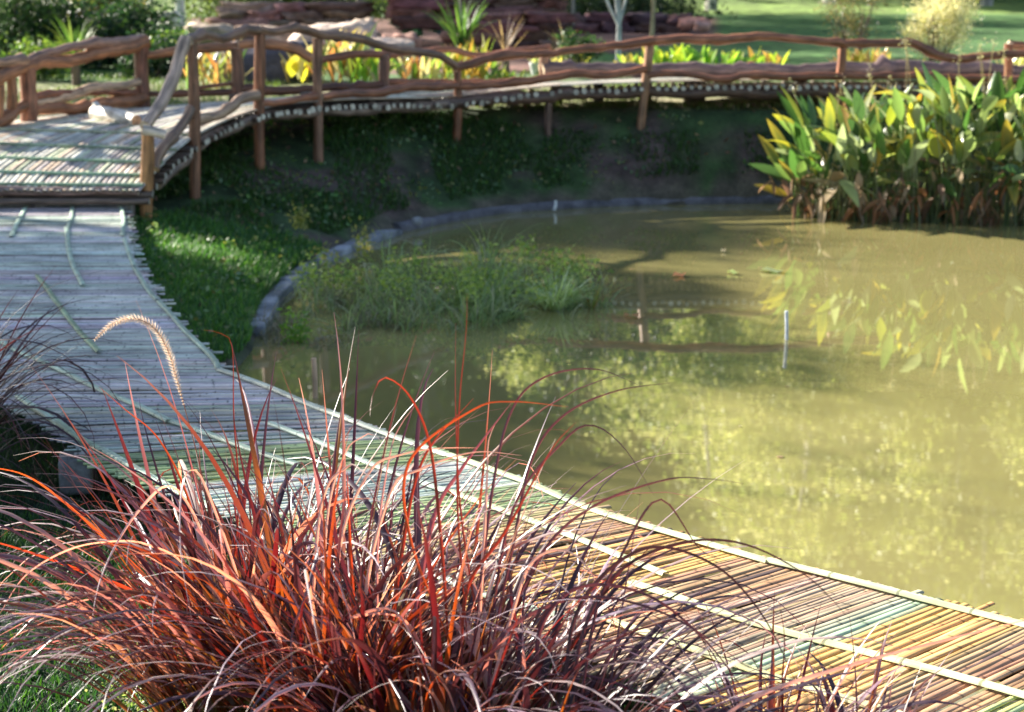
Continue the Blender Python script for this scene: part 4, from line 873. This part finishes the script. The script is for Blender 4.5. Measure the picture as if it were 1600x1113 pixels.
for lb, px, py, Yd, sz, cl_ in [('largest sunlit pale pink boulder behind the handrail', 530, 62, 33, (1.5, .8, .55), (.60, .47, .39)), ('sunlit boulder with a flat top right of the pale pink one', 566, 55, 34, (.5, .5, .6), (.60, .46, .36)),
                                 ('pale boulder sloping behind the handrail centre', 600, 80, 32, (1.0, .6, .42), (.60, .47, .40)), ('reddish boulder half shaded beside the dark leaved plant', 630, 72, 32.4, (.6, .6, .45), (.36, .20, .16)),
                                 ('small white boulder at the foot of the white barked tree', 268, 38, 37, (.45, .4, .5), (.7, .66, .6)), ('flat tan boulder on the left rock ledge top', 330, 50, 34, (.9, .6, .3), (.46, .36, .27)),
                                 ('flat brown boulder under the left handrail bend', 445, 58, 33.5, (1.0, .6, .35), (.42, .32, .26)), ('orange red stone in the mulch tongue beside the lawn', 1085, 37, 42, (.7, .5, .25), (.62, .28, .2)), ('small salmon stone right of the orange red one', 1098, 42, 41, (.35, .3, .2), (.62, .34, .27)),
                                 ('dark purple grey boulder behind the yellow leaved plant', 420, 105, 28.5, (1.5, .9, .75), (.10, .09, .12))]:
    q = PY(px, py, Yd); z = gh(q[0], q[1]); o = rock(MB(), (q[0], q[1], max(q[2], z)), sz, cl_, 3.2, px, .5).build('boulder', M_stone); tag(o, lb, 'boulder', 'boulders in the rock garden')
# grey slab path at the upper left
q = P(205, 6, 1.25); z = gh(q[0], q[1])
o = rock(MB(), (q[0], q[1], z + .05), (2.4, 3.4, .2), (.36, .37, .42), 12, 1, .01).build('paved_path', M_stone); tag(o, kind='structure')

# ---- shrubs
def shrub(name, label, cat, c0, radii, n, leaf, cols, clumps=26, stems=5, stemcol=(.12, .08, .06), group=None, mat=M_leaf, dens=.22):
    x, y, _ = c0; z = gh(x, y); o = empty(name, label, cat, (x, y, z), group); o['_base'] = (x, y, z)
    cen = rng.normal(size=(clumps, 3)); cen /= np.linalg.norm(cen, axis=1)[:, None]; cen *= rng.uniform(.35, .95, (clumps, 1)); cc = np.array([x, y, c0[2]]) + cen * np.array(radii)
    cc[:, 2] = np.maximum(cc[:, 2], z + .1)
    k = rng.integers(0, clumps, n); pts = cc[k] + rng.normal(size=(n, 3)) * np.array(radii) * dens; pts = pts[pts[:, 2] > z + .02]
    leafcloud(MB(), pts, leaf, cols).build('leaves', mat, o)
    st = MB()
    for i in range(stems + clumps // 3):
        tgt = cc[rng.integers(clumps)]; b0 = np.array([x + rng.normal() * radii[0] * .1, y + rng.normal() * .1, z - .1]); st.tube(crom([b0, b0 * .5 + tgt * .5 + rng.normal(size=3) * .08 * radii[2], tgt], 3), np.linspace(.028, .008, 7) * (radii[2] ** .5), stemcol, 5, False)
    st.build('branches', M_bark, o); return o
DG = [(.015, .045, .025), (.025, .065, .025), (.05, .11, .03), (.012, .035, .022)]
def sh(label, px, py, Yd, rx, rz, n, leaf, cols, name='shrub', ry=None, **k):
    q = PY(px, py, Yd); return shrub(name, label, 'shrub', q, (rx, ry or rx * .7, rz), n, leaf, cols, **k)
sh('tall dark clipped bush at the upper left corner', 15, 40, 31, 1.0, 1.1, 9000, .07, [(.016, .045, .018), (.025, .06, .018)], clumps=30)
sh('dark green hedge bush behind the spiky fan plant', 110, 55, 31.5, 1.0, .75, 8000, .08, DG, clumps=26)
sh('dense dark bush left of the rock ledge with lime leaves', 205, 62, 31, .95, .65, 8000, .08, DG, clumps=24)
sh('sunlit yellow green bush behind the dark hedge', 120, 5, 36, 1.5, .5, 7000, .09, [(.20, .26, .05), (.3, .34, .08), (.1, .16, .04)])
sh('orange tinted bush behind the hedge by the grey path', 165, 18, 34, .7, .5, 4500, .09, [(.2, .2, .06), (.34, .26, .12), (.08, .14, .04)])
sh('low lime leaved bush beside the rock ledge', 262, 72, 30, .35, .3, 900, .08, [(.25, .4, .05), (.12, .22, .04)])
sh('low leafy bush under the left handrail', 55, 95, 28.5, .6, .4, 2500, .07, [(.10, .2, .04), (.2, .3, .05), (.04, .08, .03)])
sh('small dark bush at the foot of the left handrail end', 250, 100, 29, .6, .5, 3000, .08, DG)
sh('clipped olive green bush above the upper rock ledge', 400, 6, 41, 1.5, .75, 9000, .09, [(.09, .14, .03), (.14, .2, .04), (.04, .07, .02)])
sh('low sunlit hedge right of the olive green bush', 510, 15, 41, 1.3, .45, 6000, .09, [(.12, .2, .04), (.05, .09, .03)])
sh('dark thicket behind the red terrace', 720, -12, 46, 3.0, .9, 12000, .12, [(.02, .04, .018), (.035, .06, .02)])
sh('shadowy thicket behind the forked sapling', 960, 4, 47, 2.6, .9, 12000, .12, [(.02, .04, .018), (.035, .07, .02)])
sh('feathery dark bush left of the pale shrub on the lawn', 1335, 30, 33, .65, .62, 2600, .045, [(.07, .10, .04), (.14, .14, .06), (.28, .22, .12)], clumps=22, dens=.2)
sh('pale whitish flowering shrub alone on the sunny lawn', 1468, 28, 33, .72, .75, 9000, .045, [(.70, .68, .56), (.6, .55, .4), (.45, .48, .2), (.78, .76, .7)], clumps=34, dens=.16)
sh('small dark green mound plant right of the strap leaves', 905, 75, 29, .4, .25, 1500, .06, [(.04, .1, .03)])

# ---- trees
def tree_parts(hgt, trunk_r, crown, n, leaf, cols, clumps, bark=(.3, .27, .22), lean=.05, ctr=None, forks=9, low=.35, sd=.17):
    """returns (trunk MB, crown MB) around the origin"""
    rx, rz = crown; cz = hgt - rz
    path = crom([(0, 0, -.3), (lean * hgt * .3 + rng.normal() * .05, rng.normal() * .05, hgt * .33), (lean * hgt * .5 + rng.normal() * .12, rng.normal() * .1, hgt * .62), (lean * hgt, rng.normal() * .2, hgt * .93)], 6)
    tr = MB(); tr.tube(path, np.linspace(trunk_r, trunk_r * .22, len(path)), np.array(bark) * (1 + .1 * rng.normal(size=(len(path), 1))), 9, False, None, .04)
    cen = rng.normal(size=(clumps, 3)); cen /= np.linalg.norm(cen, axis=1)[:, None]; cen *= rng.uniform(.3, 1.0, (clumps, 1)); cen = cen * [rx, rx, rz] + [lean * hgt * .8, 0, cz]
    for i in range(forks):
        tgt = cen[rng.integers(clumps)]; k = min(len(path) - 2, int(len(path) * rng.uniform(low, .85))); b0 = path[k]
        tr.tube(crom([b0, b0 * .5 + tgt * .5 + [0, 0, .05 * hgt], tgt], 3), np.linspace(trunk_r * .38, trunk_r * .08, 7), bark, 6, False)
    k = rng.integers(0, clumps, n); sz = rng.uniform(.6, 1.3, clumps)[k][:, None]
    pts = cen[k] + rng.normal(size=(n, 3)) * np.array([rx, rx, rz * .8]) * sd * sz
    return tr, leafcloud(MB(), pts, leaf, cols)
def place(protos, name, label, x, y, s=1, rz=0, group='trees of the wood beyond the lawn', z=None):
    tr, cr_ = protos; o = empty(name, label, 'tree', (x, y, gh(x, y) if z is None else z), group); o.scale = (s, s, s); o.rotation_euler.z = rz
    for src, nm in ((tr, 'trunk'), (cr_, 'crown')):
        if src.parent is None: c_ = src
        else: c_ = src.copy(); COL.objects.link(c_)
        c_.parent = o
    return o
def proto(*a, **k):
    tr, cr_ = tree_parts(*a, **k); return tr.build('trunk', M_bark), cr_.build('crown', M_leaf)
pA = proto(9, .14, (2.6, 3.2), 19000, .14, [(.50, .54, .28), (.36, .44, .16), (.68, .70, .50), (.24, .32, .10)], 40, (.45, .42, .37), .03, sd=.125)
pB = proto(24, .26, (3.6, 8.5), 17000, .26, [(.07, .11, .035), (.11, .15, .05), (.05, .08, .03), (.16, .2, .08)], 60, (.34, .30, .25), .02, forks=12)
pC = proto(22, .24, (4.4, 7.0), 17000, .26, [(.22, .28, .08), (.32, .37, .14), (.12, .18, .05)], 50, (.5, .45, .40), -.03, forks=12)
for lb, x, y, s, rz_ in [('light leaved tree whose crown mirrors just left of centre in the pond', 6.2, 57, 1.45, .3), ('pale leaved tree with slanting trunk mirrored right of centre in the pond', 10.6, 61, 1.75, 2.0), ('light leaved tree mirrored near the right edge of the pond', 15.6, 60, 1.6, 4.0),
                      ('light leaved tree mirrored at the right edge of the pond, beyond the pale shrub', 20.5, 63, 1.75, 5.0), ('light leaved tree behind the dark thicket, mirrored as a small pale crown', 2.4, 66, 1.35, 1.2), ('tall light leaved tree at the back, mirrored between the two big pale crowns', 12.2, 68, 2.15, 3.0), ('tall light leaved tree at the back right, mirrored low by the walkway', 19.5, 71, 2.3, .8)]:
    place(pA, 'light_leaved_tree', lb, x, y, s, rz_, 'light leaved trees beyond the garden')
pW = proto(16.5, .2, (3.3, 3.6), 14000, .2, [(.07, .12, .04), (.12, .17, .05)], 40, (.2, .17, .13), .0, sd=.22, low=.6)  # trees added to throw shade across the lawn
for c_, lb in ((31, 'nearest to the hedges'), (36.5, 'second from the hedges'), (42, 'third from the hedges'), (47.5, 'farthest from the hedges')):
    place(pW, 'added_shade_tree', 'added shade tree left of the lawn, ' + lb, -.848 * 42 + .53 * c_, .53 * 42 + .848 * c_, 1, c_, 'added trees shading the lawn from the left').scale = (1, 1, .86)
woods = []
k = 0
for row, (yy, n_, x0, x1) in enumerate([(76, 10, -24, 30), (84, 10, -26, 34), (94, 11, -32, 38), (108, 13, -40, 46)]):
    for i_ in range(n_):
        x = x0 + (x1 - x0) * (i_ + rng.uniform(.2, .8)) / n_; y = yy + rng.uniform(-3, 3); pr_ = pB if rng.random() < .72 else pC
        if x < -17: continue
        place(pr_, 'forest_tree', 'tall slender forest tree with dark crown on the wooded slope' if pr_ is pB else 'tall forest tree with lighter green crown on the wooded slope', x, y, rng.uniform(.8, 1.15) * (.7 if x < -9 else 1), rng.random() * 6.28)
# saplings and trunks near the red bed
def sapling(label, px, py, Yd, hgt, r, bark, fork=False, crownn=0, name='young_tree', cols=DG):
    q = PY(px, py, Yd); x, y = q[0], q[1]; z = gh(x, y); o = empty(name, label, 'tree', (x, y, z), 'young trees in the garden'); o['_base'] = (x, y, z)
    tr = MB(); 
    if fork:
        f0 = np.array([x, y, PY(px, py - 20, Yd)[2]]); tr.tube([[x - .02, y, z - .1], [x, y, (z + f0[2]) / 2], f0], [r, r * .9, r * .85], bark, 9, False)
        for dx, hh in ((-.55, 1.4), (.0, 1.8), (.30, 1.5), (-.2, 2.1)): tr.tube(crom([f0, f0 + [dx * .5, .05, hh * .4], f0 + [dx, .1, hh]], 4), np.linspace(r * .6, r * .2, 9), bark, 7, False)
        top = f0 + [0, 0, 2.2]
    else:
        tr.tube(crom([(x, y, z - .1), (x + .04, y, z + hgt * .4), (x - .03, y + .1, z + hgt * .9)], 5), np.linspace(r, r * .4, 11), bark, 9, False, None, .03); top = np.array([x, y, z + hgt * .85])
        for _ in range(6):
            b0 = np.array([x, y, z + hgt * rng.uniform(.5, .85)]); tr.tube([b0, b0 + rng.normal(size=3) * [.5, .5, .2] + [0, 0, .5]], [r * .35, r * .1], bark, 6, False)
    tr.build('trunk', M_bark, o)
    cen = top + rng.normal(size=(14, 3)) * [.55, .55, .4]; k_ = rng.integers(0, 14, crownn); leafcloud(MB(), cen[k_] + rng.normal(size=(crownn, 3)) * .18, .09, cols).build('crown', M_leaf, o)
sapling('white barked tree trunk standing above the left rock garden', 280, 22, 39, 5.0, .12, (.75, .72, .68), crownn=5000)
sapling('thin mossy trunk rising behind the sunlit boulders', 560, 20, 39.5, 4.5, .10, (.5, .42, .28), crownn=4000)
sapling('forked pale grey sapling in the shaded red bed', 967, 60, 32, 3.2, .055, (.42, .44, .44), True, 3500)
sapling('straight golden lit trunk right of the forked sapling', 1018, 40, 37, 4.8, .05, (.5, .4, .22), crownn=500)
sapling('thin dark trunk left of the forked sapling', 893, 40, 37, 4.2, .05, (.22, .2, .17), crownn=3000)
sapling('thin tan stem behind the strap leaved plant', 715, 50, 33, 3.0, .03, (.45, .38, .3), crownn=800)
# unseen shade trees off to the left, crowns shaped to place the shade
pS = proto(11.2, .3, (2.7, 3.2), 26000, .16, [(.05, .10, .03), (.08, .15, .04)], 60, (.25, .2, .16), .0, sd=.22)
def suntree(lb, a, c_, hc, s):
    x, y = -.848 * a + .53 * c_, .53 * a + .848 * c_
    zg = gh(x, y); pr = pS if s > .65 else pT
    place(pr, 'unseen_shade_tree', lb, x, y, s, a, 'unseen shade trees left of the pond', z=zg)
    return x, y
pT = proto(15, .22, (1.7, 2.9), 16000, .14, [(.05, .10, .03), (.08, .15, .04)], 40, (.25, .2, .16), .0, sd=.22, low=.6)
pS2 = proto(9.1, .25, (1.9, 2.1), 24000, .15, [(.05, .10, .03), (.08, .15, .04)], 56, (.25, .2, .16), .0, sd=.22)
pV = proto(12, .2, (1.7, 1.25), 12000, .14, [(.05, .10, .03), (.08, .15, .04)], 34, (.25, .2, .16), .0, sd=.22, low=.6)
pU = proto(10.8, .2, (1.9, 1.8), 16000, .15, [(.05, .10, .03), (.08, .15, .04)], 40, (.25, .2, .16), .0, sd=.24, low=.6)
for pr, lb, a, c_, sc3 in ((pS2, 'unseen broad shade tree left of the pond, nearest the red grass', 24, 7.3, (1, 1, 1)), (pS2, 'second unseen broad shade tree left of the pond', 24, 9.9, (1, 1, 1)), (pV, 'unseen flat topped shade tree between the broad one and the footbridge', 24, 12.1, (1, 1, .75)), (pS, 'unseen broad shade tree left of the pond behind the nearest one', 29, 9.3, (1, 1, 1.02)),
                         (pV, 'unseen tall slim shade tree standing high behind the left end of the footbridge', 24, 14.1, (1, 1, .70)), (pT, 'unseen narrow shade tree left of the lawn by the walkway', 27, 6.6, (.76, .76, .75)), (pT, 'unseen narrow shade tree nearest the camera at the left of the lawn', 27, 4.9, (.76, .76, .71)),
                         (pU, 'unseen flat topped shade tree far left behind the footbridge', 30, 17.7, (1, 1, 1))):
    x_, y_ = -.848 * a + .53 * c_, .53 * a + .848 * c_
    place(pr, 'unseen_shade_tree', lb, x_, y_, 1, a + c_, 'unseen shade trees left of the pond', z=0).scale = sc3

# litter: fallen leaves and twigs on the bank and the lawn
n = 2600; x = rng.uniform(-4.5, 8, n); y = rng.uniform(12, 24, n); ok = (sdf(x, y, pond) > .3) & (x > np.interp(y, Ws[::-1, 1], Ws[::-1, 0]) + .1); x, y = x[ok], y[ok]; z = ground_h(x, y) + .03 + rng.random(len(x)) * .03
tag(leafcloud(MB(), np.stack([x, y, z], 1), .07, [(.30, .20, .12), (.42, .33, .2), (.2, .12, .08), (.3, .35, .12)], .6).build('leaf_litter', M_dry), kind='stuff')
n = 500; x = rng.uniform(-2, 9, n); y = rng.uniform(8, 21.5, n); d = sdf(x, y, pond); ok = (d < -.1) & ((d > -.9) | (rng.random(n) < .12)); x, y = x[ok], y[ok]; k = len(x)
a_ = rng.random(k) * 6.28; sz = rng.uniform(.008, .03, k); v = np.stack([np.stack([x + sz * np.cos(a_ + q), y + sz * np.sin(a_ + q) * .8, np.full(k, .006)], 1) for q in (0, 1.3, 2.5, 3.9, 5.1)], 1).reshape(-1, 3)
tag(MB().add(v, np.arange(k * 5).reshape(-1, 5), np.repeat(rcol([(.45, .42, .25), (.3, .22, .12), (.25, .3, .1)], k), 5, 0)).build('floating_debris', M_dry), kind='stuff')

n = 55000; x = rng.uniform(-60, 60, n); zt = rng.random(n) ** .8; y = 118 + rng.uniform(-4, 4, n); hh = 13 + 5 * np.sin(x * .21) + 3 * np.sin(x * .53 + 1)
tag(leafcloud(MB(), np.stack([x, y, ground_h(x, y) + zt * hh * 1.4], 1), 1.1, [(.05, .08, .03), (.09, .12, .04), (.03, .055, .02)], .6).build('far_wood', M_leaf), kind='stuff')
n = 26000; x = rng.uniform(-4.8, 7, n); y = rng.uniform(11, 23.4, n); d = sdf(x, y, pond); nz_ = np.array([mnoise.noise(Vector((a * 1.1, b * 1.1, 9))) for a, b in zip(x, y)])
ok = (d > .12) & (nz_ > -.05) & (x > np.interp(y, Ws[::-1, 1], Ws[::-1, 0]) + .1); x, y = x[ok], y[ok]
tag(leafcloud(MB(), np.stack([x, y, ground_h(x, y) + rng.uniform(.02, .13, len(x))], 1), .055, [(.07, .17, .05), (.12, .26, .06), (.16, .25, .13), (.05, .11, .04), (.20, .22, .08)], .7, 1.5).build('bank_weeds', M_leaf), kind='stuff')
q = [P(a, b, 0) for a, b in zip(rng.uniform(480, 930, 60), rng.uniform(440, 500, 60))]
c_ = np.repeat(np.array(q), 40, 0) + rng.normal(size=(2400, 3)) * [.07, .07, .06] + [0, 0, .26]; c_[:, 2] = np.abs(c_[:, 2])
tag(leafcloud(MB(), c_, .05, [(.26, .38, .07), (.36, .46, .12), (.16, .26, .06)], .4).build('leafy_water_weed', M_leaf), kind='stuff')
